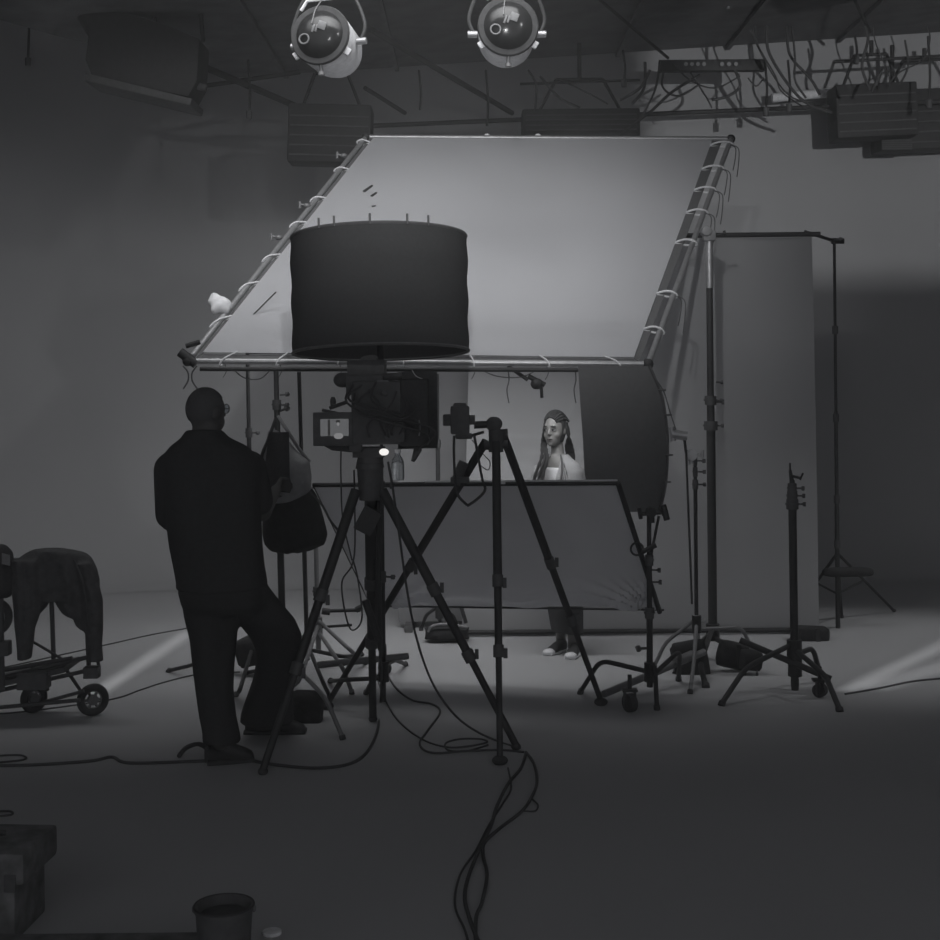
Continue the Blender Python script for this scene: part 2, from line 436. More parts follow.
knob(bs, at(top)+Vector((.03, -.01, 0)), (0, -1, .2), 'black')
# dark weight bag lying across that stand's legs
c = P(848, 572, sq.y-.12)
sb = MB().ell(c, (.19, .06, .035), fn=lambda q: Vector((math.copysign(abs(q.x)**.5, q.x), q.y, math.copysign(abs(q.z)**.6, q.z))))
tag(sb.build('weight_bag', M['bagb']), 'flat dark weight bag laid across the legs of the backdrop stand', 'weight bag')
# added narrow panel whose darker grey stands in for the flag's shade
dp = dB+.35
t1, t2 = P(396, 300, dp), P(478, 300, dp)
pn = thing('shade_panel', 'narrow added panel, its darker grey standing in for shade left of the backdrop', 'panel', ((t1.x+t2.x)/2, dp, 0))
MB().box(((t1.x+t2.x)/2, dp, 1.2), (t2.x-t1.x, .04, 2.3)).build('board', M['shade_canvas'], pn, bevel=.004)
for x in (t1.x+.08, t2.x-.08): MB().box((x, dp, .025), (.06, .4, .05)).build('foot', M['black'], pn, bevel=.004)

# =====================================================================
# REFLECTOR BOARD in front of the woman
# =====================================================================
rb_ = [p+off for p in para((313, 485), (618, 483), (659, 610), (371, 606), 8.1)]
TL, TR, BR, BL = rb_
rf = thing('reflector_panel', 'low tilted grey cloth reflector panel in a thin frame in front of the woman', 'reflector', (BL+BR)/2)
def wr(u, v):
    # pull wrinkles that fan in from both lower corners
    w_ = max(0, (v-.70)/.3); a1 = math.atan2((1-u)*2.2, (1.04-v)); a0 = math.atan2(u*2.2, (1.04-v))
    return w_*.036*(math.sin(a1*30+2*math.sin(u*9))*max(0, u-.25)+math.sin(a0*30+2*math.sin(u*7))*max(0, .85-u))+w_*.010*math.sin(v*95+math.sin(u*21)*2)*math.sin(u*8)**2+.012*math.sin(math.pi*u)*math.sin(math.pi*v)
MB().sheet(rb_, 120, 60, wr, .003).build('reflector_cloth', M['board'], rf)
for p, q_, r_ in ((TL, TR, .013), (TR, BR+(BR-TR).normalized()*.02, .015), (BL, BR+Vector((.03, 0, 0)), .006), (TL, BL, .004)):
    MB().cyl(p, q_, r_).build('frame_tube', M['stand'], rf)
MB().cyl(TL.lerp(TR, .38)-Vector((0,.0,-.012)), TL.lerp(TR, .998)-Vector((0,0,-.012)), .008).build('hem', M['board'], rf)
p = TL.lerp(TR, .625); MB().box(p+Vector((0, -.012, .01)), (.06, .02, .022)).build('clip', M['white'], rf, bevel=.003); rf.children[-1]['label'] = 'white clip'

# black curved flag and its stand
sq2 = G(657, 708)
fl = thing('curved_flag', 'large black bowed light flag on the right of the woman, rim clips along its edge', 'light flag', P(628, 512, 8.35))
dF = 8.35; nR = 24; gridv = []
edgeL = [(578, 366), (580, 400), (583, 440), (586, 480), (600, 500), (624, 512)]
edgeR = [(648, 366), (660, 395), (665, 425), (666, 455), (664, 485), (658, 512)]
cl = catmull([Vector((x, y, 0)) for x, y in edgeL], 5); cr_ = catmull([Vector((x, y, 0)) for x, y in edgeR], 5)
mb = MB(); nU = 14
for side in (0, 1):
    for a, b in zip(cl, cr_):
        for i in range(nU+1):
            t = i/nU; bow = .16*(t**2)-.05*t
            mb.v.append(P(lerp(a.x, b.x, t), lerp(a.y, b.y, t), dF+bow+side*.006))
nV = len(cl); K = nV*(nU+1)
for j in range(nV-1):
    for i in range(nU):
        q0 = j*(nU+1)+i
        mb.f.append((q0, q0+1, q0+nU+2, q0+nU+1)); mb.f.append((K+q0, K+q0+nU+1, K+q0+nU+2, K+q0+1))
for j in range(nV-1):
    for i in (0, nU):
        q0 = j*(nU+1)+i; mb.f.append((q0, q0+nU+1, K+q0+nU+1, K+q0))
for i in range(nU):
    for j in (0, nV-1):
        q0 = j*(nU+1)+i; mb.f.append((q0, K+q0, K+q0+1, q0+1))
mb.build('flag_cloth', M['flagfab'], fl)
rim = [P(p.x+1.5, p.y, dF+.11) for p in cr_]; MB().tube(rim, .009, 8).build('rim', M['black'], fl)
for y, x in ((390, 660), (415, 666), (455, 667), (482, 665)):
    MB().cyl(P(x-2, y, dF+.1), P(x+6, y, dF+.1), .006).build('rim_clip', M['black'], fl)
MB().tube(catmull([P(655, 378, dF+.1), P(664, 392, dF+.1), P(670, 412, dF+.1), P(676, 430, dF+.1)], 6), .004, 6).build('cord', M['darktie'], fl)

q = sq2; tp = P(649, 508, q.y)
fs = cstand('flag_stand', 'dark leaning grip stand holding the black flag and the reflector panel edge', (q.x-.04, q.y, 0), tp,
   [(G(657, 710), P(655, 668, q.y-.1)), (G(580, 694), P(600, 660, q.y+.15)), (G(700, 700)+Vector((-.05,.5,0)), P(680, 650, q.y+.35))], r=.018, collars=(.55, .85), hub=.24, hubr=.032, rleg=.014, low=.12, knobs=False)
griphead(fs, P(651, 512, q.y), 'stand', .028)
MB().cyl(P(640, 514, q.y), P(668, 512, q.y), .012).cyl(P(663, 505, q.y-.01), P(667, 520, q.y-.01), .018).cyl(P(639, 508, q.y), P(641, 519, q.y), .012).build('clamp_bar', M['stand'], fs)
MB().cyl(P(659, 516, q.y), P(650, 560, q.y), .008).build('arm', M['stand'], fs)
MB().cyl(P(642, 552, q.y-.03), P(656, 545, q.y-.03), .014).torus(P(637, 549, q.y-.03), (0, 1, 0), .035, .006).build('clamp', M['stand'], fs)
knob(fs, P(651, 570, q.y), (1, -.2, 0)); knob(fs, P(652, 582, q.y), (1, -.2, 0)); knob(fs, P(650, 648, q.y), (-1, -.2, 0), 'black', .025, .08)

# slim stand seen right of the cinema camera
q = G(438, 633); tp = P(437, 374, q.y)
cstand('slim_stand', 'slim dark stand rising between the cinema camera and the stills camera', (tp.x, q.y, 0), tp,
   [(Vector((tp.x-.14, q.y+.1, 0)), Vector((tp.x-.1, q.y+.07, .12))), (Vector((tp.x+.14, q.y+.1, 0)), Vector((tp.x+.1, q.y+.07, .12))), (Vector((tp.x, q.y+.2, 0)), Vector((tp.x, q.y+.12, .12)))], r=.016, collars=(1.4,), hub=.2, knobs=False)
# =====================================================================
# GRIP STANDS on the right
# =====================================================================
q = G(697, 672); tp = P(695, 452, q.y)
gs = cstand('grip_stand', 'thin grip stand with an angled arm, left of the thick roller stand', (q.x, q.y, 0), tp,
   legspx(q, [(654, 668, 665, 643), (690, 694, 694, 662), (757, 662, 742, 627)], .3), r=.0125, collars=(1.2, 1.28, 1.35), hub=.34, lm='alud')
MB().cyl(P(692, 604, q.y-.05), P(686, 448, q.y-.05), .007).build('arm', M['stand'], gs)
griphead(gs, P(691, 455, q.y), 'alu', .036)
MB().cyl(P(686, 452, q.y), P(684, 436, q.y), .009).build('arm', M['stand'], gs)
MB().cyl(P(672, 434, q.y-.02), P(687, 436, q.y-.02), .03).cyl(P(671, 427, q.y-.02), P(673, 441, q.y-.02), .02).build('clamp', M['alu'], gs)
MB().cyl(P(696, 615, q.y), P(697, 640, q.y), .022).build('silver_collar', M['alu'], gs)
MB().cyl(P(699, 624, q.y), P(706, 620, q.y), .01).build('lever', M['alu'], gs)

q = G(795, 690); tp = P(790, 466, q.y)
g2 = cstand('short_grip_stand', 'empty grip stand with a bare spigot, rightmost of the floor stands beside the backdrop', (q.x, q.y, 0), P(792, 480, q.y),
   legspx(q, [(721, 706, 745, 668), (840, 712, 826, 676), (822, 682, 813, 648)], .3), r=.024, collars=(1.12, 1.17, 1.215), hub=.28, hubr=.045, rleg=.016, low=.02)
MB().cyl(P(792, 482, q.y), P(790, 470, q.y), .014, .009).cyl(P(790, 470, q.y), P(790, 463, q.y), .006).cyl(P(792, 476, q.y), P(800, 478, q.y), .008).cyl(P(800, 480, q.y), P(803, 473, q.y), .006).build('spigot', M['stand'], g2)
MB().cyl(P(740, 640, q.y+.05), P(831, 679, q.y-.1), .019).build('boom_arm', M['stand'], g2)
MB().cyl(P(795, 650, q.y), P(795, 676, q.y), .042).cyl(P(795, 676, q.y), P(795, 690, q.y), .022).build('hub', M['stand'], g2)
for x, y in ((745, 672), (757, 672)): knob(g2, P(x, y-2, q.y), (0, 0, -1), 'black', .012, .02)

def caster(label, px, py, h=.13, r=.05, ang=0):
    g = G(px, py); t = thing('caster_wheel', label, 'wheel', g)
    d = Vector((math.cos(ang), math.sin(ang), 0))
    MB().cyl(g+d*-.022+Vector((0, 0, r)), g+d*.022+Vector((0, 0, r)), r, seg=20).build('tyre', M['rubber'], t, bevel=.006)
    MB().box(g+d*.034+Vector((0, 0, r+.02)), (.012, .06, .09)).box(g-d*.034+Vector((0, 0, r+.02)), (.012, .06, .09)).box(g+Vector((0, 0, r*2+.02)), (.085, .06, .015)).cyl(g+Vector((0, 0, r*2+.02)), g+Vector((0, 0, h+.05)), .012).build('fork', M['stand'], t, bevel=.002)
    return t
caster('small dark caster at the end of the slanted roller leg, left of the sandbags', 630, 712, .16, .052, .5)
caster('small caster under the right end of the bent legs of the rightmost floor stand', 820, 697, .13, .04, .9)
caster('small caster just right of the central tripod leg, under a stand leg tip', 385, 674, .14, .042, .7)
# the long slanted tube leading to the left caster
t_ = MB().cyl(P(604, 694, 8.1), P(704, 652, 8.7), .022).cyl(P(676, 662, 8.5), P(692, 655, 8.62), .03)
tag(t_.build('slanted_tube', M['alud']), 'slanted grey metal roller leg between its caster and the thick roller stand', 'stand leg')

def sandbag(label, pts, th=.06, ang=0, strap=True, nm='sandbag'):
    """two saddle pouches joined by a strap. pts: list of (centre, half size, rot)"""
    c0 = sum((Vector(p[0]) for p in pts), Vector())/len(pts)
    t = thing(nm, label, 'sandbag', Vector((c0.x, c0.y, min(p[0].z-p[1][2] for p in pts))))
    for c, hs, rt in pts:
        m = Matrix.Rotation(rt, 3, 'Y') @ Matrix.Rotation(ang, 3, 'Z')
        def fn(q, c=c):
            k = 1+.06*math.sin(q.x*7+c.x*9)*math.cos(q.z*5)
            return Vector((math.copysign(abs(q.x)**.3, q.x)*k, q.y*k, math.copysign(abs(q.z)**.35, q.z)*k))
        MB().ell(c, hs, m, 24, 16, fn).build('pouch', M['bagb'], t)
    if strap:
        for c, hs, rt in pts[:1]:
            MB().sheet([c+Vector((.01, -hs[1]-.012, hs[2]*.9)), c+Vector((.04, -hs[1]-.012, hs[2]*.9)), c+Vector((.05, -hs[1]-.012, -hs[2]*.8)), c+Vector((.02, -hs[1]-.012, -hs[2]*.8))], 2, 6, lambda u, v: .01*math.sin(v*3.1), .006).build('strap', M['stand'], t)
    return t
sandbag('black sandbag draped over the left leg of the thick roller stand', [(P(690, 661, 8.85), (.115, .05, .13), -.18)])
sandbag('black sandbag slung to the right of the thick roller stand', [(P(733, 655, 8.9), (.10, .05, .085), .22), (P(751, 660, 8.8), (.07, .05, .065), .1)])
sandbag('black sandbag lying on the backdrop bottom bar near its right end', [(P(811, 634, 9.9), (.125, .07, .058), .05)], nm='sandbag')
MB_ = None
sandbag('black sandbag seen between the legs of the man', [(P(250, 652, 8.9), (.09, .06, .09), -.2)], strap=False)
bx = sandbag('large square black sandbag on the floor just right of the shoes of the man', [(P(307, 709, 7.75), (.095, .08, .1), .08)], strap=False)
# sandbag on left end of backdrop bar, with light trim
sandbag('flat dark bag at the left end of the backdrop bottom bar, pale strap over it', [(P(447, 633, 9.95), (.16, .08, .045), 0)], strap=False)
s_ = C.objects
pb = [o for o in C.objects if o.name.startswith('sandbag') and o.get('label', '').startswith('flat dark')][0]
MB().tube(catmull([P(428, 632, 9.86), P(432, 626, 9.86), P(445, 624, 9.86), P(468, 627, 9.86)], 5), .010, 6).build('pale_strap', M['alud'], pb)
MB().cyl(P(461, 606, 9.75), P(466, 623, 9.75), .014).build('prop', M['stand'], pb)

# =====================================================================
# LEFT-SIDE STANDS AND BAGS
# =====================================================================
q = G(252, 672); tp = P(247, 330, q.y)
l1 = cstand('thin_left_stand', 'thin stand by the man with a small wedge flag at its top', (tp.x+.02, q.y, 0), tp,
   [(G(168, 672), G(195, 664, .1)), (G(300, 670), G(280, 664, .14)), (G(236, 696), G(240, 690, .14))], r=.0145, collars=(1.55,), hub=.24)
MB().cyl(P(236, 328, q.y), P(246, 324, q.y), .035, .03, 4).build('wedge_flag', M['black'], l1)
MB().cyl(P(246, 322, q.y-.02), P(276, 292, q.y-.02), .0045).cyl(P(251, 328, q.y), P(253, 325, q.y), .012).build('arm', M['stand'], l1)

q = G(284, 690); tp = P(276, 371, q.y)
l2 = cstand('thick_left_stand', 'thicker dark stand between the man and the cinema camera, two bags hung on it', (q.x, q.y, 0), tp,
   [(G(250, 700), G(262, 690, .15)), (G(343, 740), G(326, 698, .2)), (G(300, 668), G(294, 672, .14))], r=.021, collars=(1.3, 1.74), hub=.25, lm='alud')
knob(l2, P(280, 395, q.y), (1, -.2, .1), 'black', .02); knob(l2, P(280, 411, q.y), (1, -.2, .4), 'black', .026)
q = G(308, 676); tp = P(299, 372, q.y)
l3 = cstand('rear_left_stand', 'slim stand under the silk frame, just right of the two hanging bags', (q.x, q.y, 0), tp,
   [(G(246, 674), G(268, 668, .1)), (G(330, 698), G(322, 680, .14)), (G(362, 655), G(344, 657, .2))], r=.0145, collars=(1.2,), hub=.24)
q = G(319, 666); tp = P(316, 545, q.y)
l4 = cstand('low_grip_stand', 'short stand behind the left cinema tripod leg with pale bent legs', (q.x, q.y, 0), tp,
   [(G(366, 664), G(350, 650, .2)), (G(290, 690), G(300, 680, .15)), (G(352, 694), G(344, 670, .2))], r=.018, collars=(.5,), hub=.3, lm='alud', m='alud')
MB().cyl(P(322, 611, q.y-.1), P(360, 610, q.y-.1), .012).cyl(P(322, 611, q.y-.1), P(330, 612, q.y-.1), .022).cyl(P(356, 610, q.y-.1), P(362, 607, q.y-.1), .02).build('arm', M['stand'], l4)
MB().cyl(P(322, 627, q.y-.1), P(352, 625, q.y-.1), .009).build('arm', M['stand'], l4)

# beige bag
bgd = 8.1
def bagshape(outl_, depth, dd, name, m, root, sag=.0):
    """soft bag: outline given as (y, xl, xr) rows in pixels at distance dd, bulged in depth"""
    rings = []; n = 20
    for i, (y, xl, xr) in enumerate(outl_):
        c = (xl+xr)/2; hw = (xr-xl)/2*dd/F; k = math.sin(math.pi*(i+.6)/(len(outl_)+.2))**.6; cc = P(c, y, dd)
        rings.append([cc+Vector((hw*math.copysign(abs(math.cos(a))**.8, math.cos(a)), depth*k*math.sin(a)*(1+.12*math.sin(3*a+i)), .006*math.sin(5*a+i))) for a in [2*math.pi*j/n for j in range(n)]])
    return MB().ring_loft(rings).build(name, m, root, remesh=.012, sm_it=3)
bb = thing('beige_shoulder_bag', 'slouchy pale canvas bag hung from the stand right of the man', 'bag', P(286, 506, bgd))
bagshape([(430, 268, 276), (436, 267, 284), (450, 264, 296), (462, 262, 310), (476, 259, 312), (490, 257, 311), (500, 258, 305), (506, 268, 298)], .09, bgd, 'body', M['bag'], bb)
MB().sheet([P(269, 432, bgd-.11), P(289, 432, bgd-.11), P(290, 493, bgd-.13), P(262, 490, bgd-.13)], 8, 10, lambda u, v: .02*math.sin(math.pi*u), .006).build('front_flap', M['fab'], bb)
bb.children[-1]['label'] = 'dark flap'
MB().tube(catmull([P(276, 418, bgd), P(268, 440, bgd-.06), P(262, 455, bgd-.04), P(258, 478, bgd)], 6), .01, 6).build('strap', M['fab'], bb)
MB().tube(catmull([P(278, 416, bgd), P(287, 430, bgd-.03), P(300, 450, bgd-.02), P(310, 462, bgd)], 6), .01, 6).build('strap', M['bag'], bb)
kb = thing('black_holdall', 'black rounded bag hanging below the pale canvas bag', 'bag', P(295, 553, bgd+.02))
bagshape([(488, 280, 312), (496, 268, 317), (508, 263, 321), (522, 262, 325), (534, 262, 328), (544, 264, 325), (550, 270, 312), (553, 280, 298)], .10, bgd+.02, 'body', M['bagb'], kb)
MB().tube(catmull([P(310, 492, bgd-.05), P(322, 505, bgd-.05), P(330, 520, bgd-.05), P(338, 530, bgd)], 6), .007, 6).build('strap', M['fab'], kb)
MB().box(P(266, 508, bgd-.08), (.012, .01, .05)).build('buckle', M['alud'], kb)

# =====================================================================
# TRIPODS
# =====================================================================
def tripod_leg(root, a, foot, r=.02, ball=True, splits=(.42, .72)):
    a = Vector(a); foot = Vector(foot); e = foot+Vector((0, 0, .025)); L = MB()
    x = (e-a).cross(Vector((0, 1, 0))).normalized()
    p1, p2 = a.lerp(e, splits[0]), a.lerp(e, splits[1])
    L.cyl(a, p1, r).cyl(p1, p2, r*.86).cyl(p2, e, r*.7)
    l = L.build('leg', M['stand'], root)
    for p in (p1, p2):
        d = (e-a).normalized()
        k = MB().cyl(p-d*.04, p+d*.02, r*1.22)
        k.box(p+x*r*1.5, (.02, .02, .05)); k.build('leg_clamp', M['black'], l)
    MB().ell(foot+Vector((0, 0, .018)), (.04, .04, .024) if ball else (.025, .025, .02), nu=14, nv=8, fn=lambda q: Vector((q.x, q.y, max(q.z, -.75)))).build('rubber_foot', M['rubber'], l)
    return l
# stills tripod
ap = P(495, 438, 7.4)
tr1 = thing('stills_tripod', 'dark photo tripod in the centre with its column tilted sideways', 'tripod', (ap.x, 7.6, 0))
feet = [G(500, 764), G(601, 705), G(327, 709)]
ats = [P(496, 442, 7.3), P(505, 440, 7.5), P(486, 441, 7.5)]
for a, ft in zip(ats, feet): tripod_leg(tr1, a, ft, .023, splits=(.46, .68))
MB().cyl(P(496, 452, 7.4), P(496, 430, 7.4), .04).cyl(P(489, 436, 7.45), P(508, 434, 7.45), .03).cyl(P(484, 446, 7.4), P(508, 444, 7.4), .022).build('crown', M['black'], tr1)
MB().ell(P(494, 424, 7.4), (.045, .04, .04), nu=16, nv=10).build('pivot', M['black'], tr1)
MB().cyl(P(500, 424, 7.4), P(474, 425, 7.4), .020).build('column', M['stand'], tr1)
MB().cyl(P(470, 436, 7.38), P(484, 432, 7.38), .008).build('pan_handle', M['stand'], tr1)
MB().cyl(P(455, 484, 7.5), P(464, 462, 7.5), .028).box(P(460, 480, 7.42), (.1, .05, .03)).build('accessory_clamp', M['black'], tr1)
# stills camera
sc = thing('stills_camera', 'black stills camera mounted sideways on the central photo tripod', 'camera', P(462, 438, 7.4))
c = P(460, 420, 7.4)
MB().box(c, (.10, .09, .15)).box(c+Vector((.0, -.01, .075)), (.07, .06, .03)).build('body', M['black'], sc, bevel=.012)
MB().cyl(c+Vector((0, .04, 0)), c+Vector((0, .15, 0)), .042, .046, 20).build('lens', M['black'], sc)
MB().box(c+Vector((-.065, 0, -.0)), (.05, .07, .06)).build('viewfinder', M['black'], sc, bevel=.01)
MB().box(c+Vector((.06, 0, 0)), (.04, .05, .05)).build('mount_plate', M['black'], sc, bevel=.004)
MB().box(c+Vector((.02, 0, -.085)), (.09, .06, .03)).build('grip', M['black'], sc, bevel=.008)
for pts in (((454, 436), (454, 455), (455, 478), (458, 495), (467, 505)), ((474, 434), (477, 450), (482, 478), (485, 490), (476, 500), (467, 506))):
    MB().tube(catmull([P(x, y, 7.33) for x, y in pts], 6), .008, 6).build('strap', M['fab'], sc)
MB().tube(catmull([P(x, y, 7.45) for x, y in ((472, 440), (484, 455), (490, 462), (488, 470), (480, 465))], 6), .003, 5).build('cord', M['cable'], sc)

# cinema tripod
ap = P(370, 478, 7.2)
tr2 = thing('cinema_tripod', 'heavy dark tripod under the cinema camera, left of the stills tripod', 'tripod', (ap.x, 7.2, 0))
feet = [G(263, 775), G(373, 722), G(516, 750)]
ats = [P(356, 490, 7.15), P(370, 492, 7.3), P(382, 490, 7.2)]
for i, (a, ft) in enumerate(zip(ats, feet)): tripod_leg(tr2, a, ft, .026 if i != 1 else .03, False, splits=(.4, .66))
MB().cyl(P(370, 500, 7.2), P(370, 462, 7.2), .055, .07, 20).build('bowl', M['black'], tr2)
MB().cyl(P(370, 468, 7.2), P(369, 448, 7.2), .075, .05, 20).box(P(369, 452, 7.2), (.16, .12, .05)).build('fluid_head', M['black'], tr2)
MB().cyl(P(378, 500, 7.32), P(380, 650, 7.4), .012).build('brace', M['stand'], tr2)
for a, b in ((0, 1), (1, 2)):
    pass
MB().cyl(P(365, 600, 7.3), P(379, 640, 7.3), .02).build('spreader_post', M['stand'], tr2)
MB().box(P(368, 521, 7.04), (.10, .025, .13), Matrix.Rotation(.5, 3, 'Y')).build('hanging_pouch', M['fab'], tr2, bevel=.008)

# cinema camera
cc = thing('cinema_camera', 'bulky black rigged cinema camera with a lit side monitor on the left tripod', 'camera', P(372, 452, 7.2))
d = 7.2
MB().box(P(378, 412, d), (.25, .30, .32)).build('body', M['black'], cc, bevel=.015)
MB().box(P(415, 412, d-.02), (.14, .24, .34)).build('battery_pack', M['fab'], cc, bevel=.012)
MB().box(P(366, 385, d), (.19, .2, .1)).cyl(P(350, 380, d), P(402, 376, d), .02).build('top_handle', M['black'], cc, bevel=.008)
MB().ell(P(343, 380, d-.03), (.05, .05, .04), nu=16, nv=10).cyl(P(343, 380, d-.03), P(358, 386, d-.03), .025).build('eyepiece', M['black'], cc)
MB().cyl(P(383, 415, d+.12), P(383, 415, d+.3), .06, .065, 24).build('lens', M['black'], cc)
MB().box(P(383, 415, d+.36), (.22, .12, .18)).build('matte_box', M['black'], cc, bevel=.006)
MB().cyl(P(330, 408, d-.1), P(347, 402, d-.05), .01).cyl(P(322, 410, d-.1), P(340, 414, d-.1), .008).ell(P(333, 402, d-.08), (.016, .016, .03), nu=8, nv=6).build('monitor_arm', M['black'], cc)
mo = MB().box(P(333, 429, d-.14), (.2, .025, .17)).build('monitor', M['black'], cc, bevel=.006)
cm = P(336, 428, d-.154)
MB().box(P(334.5, 427.5, d-.1545), (.142, .004, .086)).build('screen', M['screen'], mo)
pf = MB().ell(P(338, 424, d-.158), (.007, .002, .010), nu=10, nv=6).ell(P(338.5, 436, d-.158), (.024, .002, .016), nu=12, nv=8); pf.build('screen_picture', M['screenf'], mo)
MB().ell(P(338, 421.5, d-.157), (.011, .002, .009), nu=10, nv=6).box(P(329, 428, d-.157), (.012, .003, .084)).build('screen_shadow', M['screend'], mo)
MB().sheet([P(320, 443, d-.12), P(352, 443, d-.1), P(352, 452, d-.1), P(332, 450, d-.12)], 6, 4, None, .03).build('monitor_hood', M['fab'], cc)
MB().box(P(356, 440, d-.1), (.06, .08, .12)).build('power_box', M['black'], cc, bevel=.006)
MB().box(P(395, 432, d-.14), (.1, .06, .1)).build('power_box', M['black'], cc, bevel=.006)
for i in range(9):
    x0 = random.uniform(352, 410); y0 = random.uniform(378, 400); x1 = random.uniform(352, 425); y1 = random.uniform(430, 452)
    MB().tube(catmull([P(x0, y0, d-.17), P(x0+random.uniform(-12, 12), lerp(y0, y1, .35), d-.21), P(x1+random.uniform(-10, 10), lerp(y0, y1, .7), d-.2), P(x1, y1, d-.16)], 6), .006, 6).build('camera_cable', M['cable'], cc)
MB().tube(catmull([P(412, 370, d-.1), P(416, 376, d-.12), P(424, 380, d-.12), P(421, 384, d-.12), P(418, 384, d-.12)], 5), .0022, 5).build('loose_wire', M['tie'], cc)
MB().tube(catmull([P(419, 420, d-.15), P(420, 428, d-.15), P(419, 436, d-.15)], 5), .004, 5).build('latch', M['alu'], cc)
MB().box(P(383, 385, d-.12), (.06, .05, .05)).cyl(P(386, 394, d-.14), P(380, 392, d-.17), .014).build('follow_focus', M['alud'], cc, bevel=.004)
MB().sheet([P(398, 372, d+.2), P(437, 371, d+.2), P(438, 448, d+.2), P(398, 449, d+.2)], 8, 14, lambda u, v: .01*math.sin(v*5), .006).build('side_flag', M['fab'], cc)
MB().cyl(P(418, 449, d-.05), P(413, 461, d-.08), .022, .01).build('hanging_clip', M['black'], cc)
lp = MB().ell(P(384, 452, d-.16), (.024, .018, .018), nu=12, nv=8).build('tally_lamp', M['led'], cc); lp['label'] = 'small bright white lamp'
# bottle hung on the tripod
wb = thing('water_bottle', 'clear plastic bottle hung under the right side of the cinema camera', 'bottle', P(402, 480, 7.1))
pc = [(.001, 0), (.03, .0), (.033, .01), (.033, .085), (.028, .105), (.014, .125), (.014, .14), (.001, .14)]
o_ = P(398, 480, 7.1); rings = [[o_+Vector((r*math.cos(a), r*math.sin(a), z)) for a in [2*math.pi*k/16 for k in range(16)]] for r, z in pc]
MB().ring_loft(rings).build('bottle', M['water'], wb)
MB().cyl(o_+Vector((0, 0, .138)), o_+Vector((0, 0, .155)), .016).build('cap', M['white'], wb)

# drum-shaped black skirted light above the camera
dc = P(380, 300, 7.75); dr = .49
zt = 2.0
dl = thing('skirted_lamp', 'big black drum shaped skirted lamp on a stand above the cinema camera', 'lamp', Vector((dc.x, dc.y, zt-.02)))
prof = []; n = 56; seg = 14
rings_o = []; rings_i = []
tilt = Matrix.Rotation(math.radians(-4.5), 3, 'X') @ Matrix.Rotation(math.radians(-.8), 3, 'Y')
org = Vector((dc.x, dc.y, 2.35)); 
def dp_(a, z, r): 
    return org+tilt @ Vector((r*math.cos(a), r*math.sin(a), z))
hh = .318
for k in range(seg+1):
    z = lerp(-hh, hh, k/seg); w_ = dr*(1.0-.012*(1-k/seg))+.004*math.sin(k*1.3)
    rings_o.append([dp_(2*math.pi*i/n, z, w_) for i in range(n)])
for k in range(seg, -1, -1):
    z = lerp(-hh, hh, k/seg); rings_i.append([dp_(2*math.pi*i/n, z, dr-.012) for i in range(n)])
sk = MB().ring_loft(rings_o+rings_i+[rings_o[0]], cap=False).build('skirt', M['fabd'], dl)
for zz, nm in ((-hh, 'lower_ring'), (hh, 'upper_ring')):
    MB().torus(dp_(0, zz, 0), tilt @ Vector((0, 0, 1)), dr-.006, .009, 56, 6).build(nm, M['black'], dl)
for i in range(4):
    a = math.pi/2*i+.4; MB().cyl(dp_(a, hh, dr), dp_(a, hh, .05), .006).build('spoke', M['black'], dl)
for a in (-1.2, -1.6, -2.2, -.95, -2.0):
    MB().cyl(dp_(a, hh-.01, dr+.004), dp_(a, hh+.045, dr+.004), .006).build('hook', M['black'], dl)
MB().cyl(dp_(0, 0, 0)-Vector((0, 0, .12)), dp_(0, .1, 0), .07, .09, 20).cyl(Vector((dc.x, dc.y, 1.75)), org, .02).build('lamp_head', M['stand'], dl)
MB().ell(dp_(0, .2, 0), (.09, .09, .1), nu=16, nv=10).build('bulb', M['white'], dl)
MB().cyl(Vector((dc.x-.05, dc.y-.2, 2.0)), Vector((dc.x-.03, dc.y-.12, 1.8)), .05).box(Vector((dc.x-.06, dc.y-.2, 1.93)), (.2, .2, .12)).build('bracket', M['black'], dl, bevel=.005)
q = Vector((dc.x, dc.y, 0)); 
ls = cstand('lamp_stand', 'dark stand behind the cinema tripod carrying the drum shaped lamp', q, Vector((dc.x, dc.y, 1.8)),
   [(G(408, 656)+Vector((0, -.3, 0)), G(396, 660, .12)), (G(366, 694), G(370, 684, .15)), (G(330, 682), G(342, 680, .2))], r=.013, collars=(.8, 1.3), hub=.3)
MB().cyl(P(318, 665, 8.2), P(408, 656, 8.4), .02).build('boom_arm', M['alud'], ls)

# =====================================================================
# PEOPLE
# =====================================================================
def hand(mb, wrist, dirv, nrm, s=1., curl=.5):
    d = Vector(dirv).normalized(); n = Vector(nrm); n = (n-d*n.dot(d)).normalized(); x = d.cross(n)
    for i in range(4):
        a = wrist+x*(i-1.5)*.019*s+d*.02*s; b = wrist+x*(i-1.5)*.022*s+d*.09*s
        mb.cone(wrist+x*(i-1.5)*.011*s, .014*s, b, .0115*s, 8)
        L = (.068, .078, .073, .056)[i]*s; dd = (d*math.cos(curl)-n*math.sin(curl)); m_ = b+dd*L*.5
        d3 = d*math.cos(curl*2.1)-n*math.sin(curl*2.1)
        mb.cone(b, .0095*s, m_, .009*s, 8).cone(m_, .009*s, m_+d3*L*.5, .0075*s, 8)
    t = wrist-x*.02*s+d*.025*s; tm = t+(-x*.8+d*.7-n*.25).normalized()*.045*s
    mb.cone(t, .014*s, tm, .011*s, 8).cone(tm, .011*s, tm+(d-x*.2-n*.4).normalized()*.032*s, .009*s, 8)
    return mb
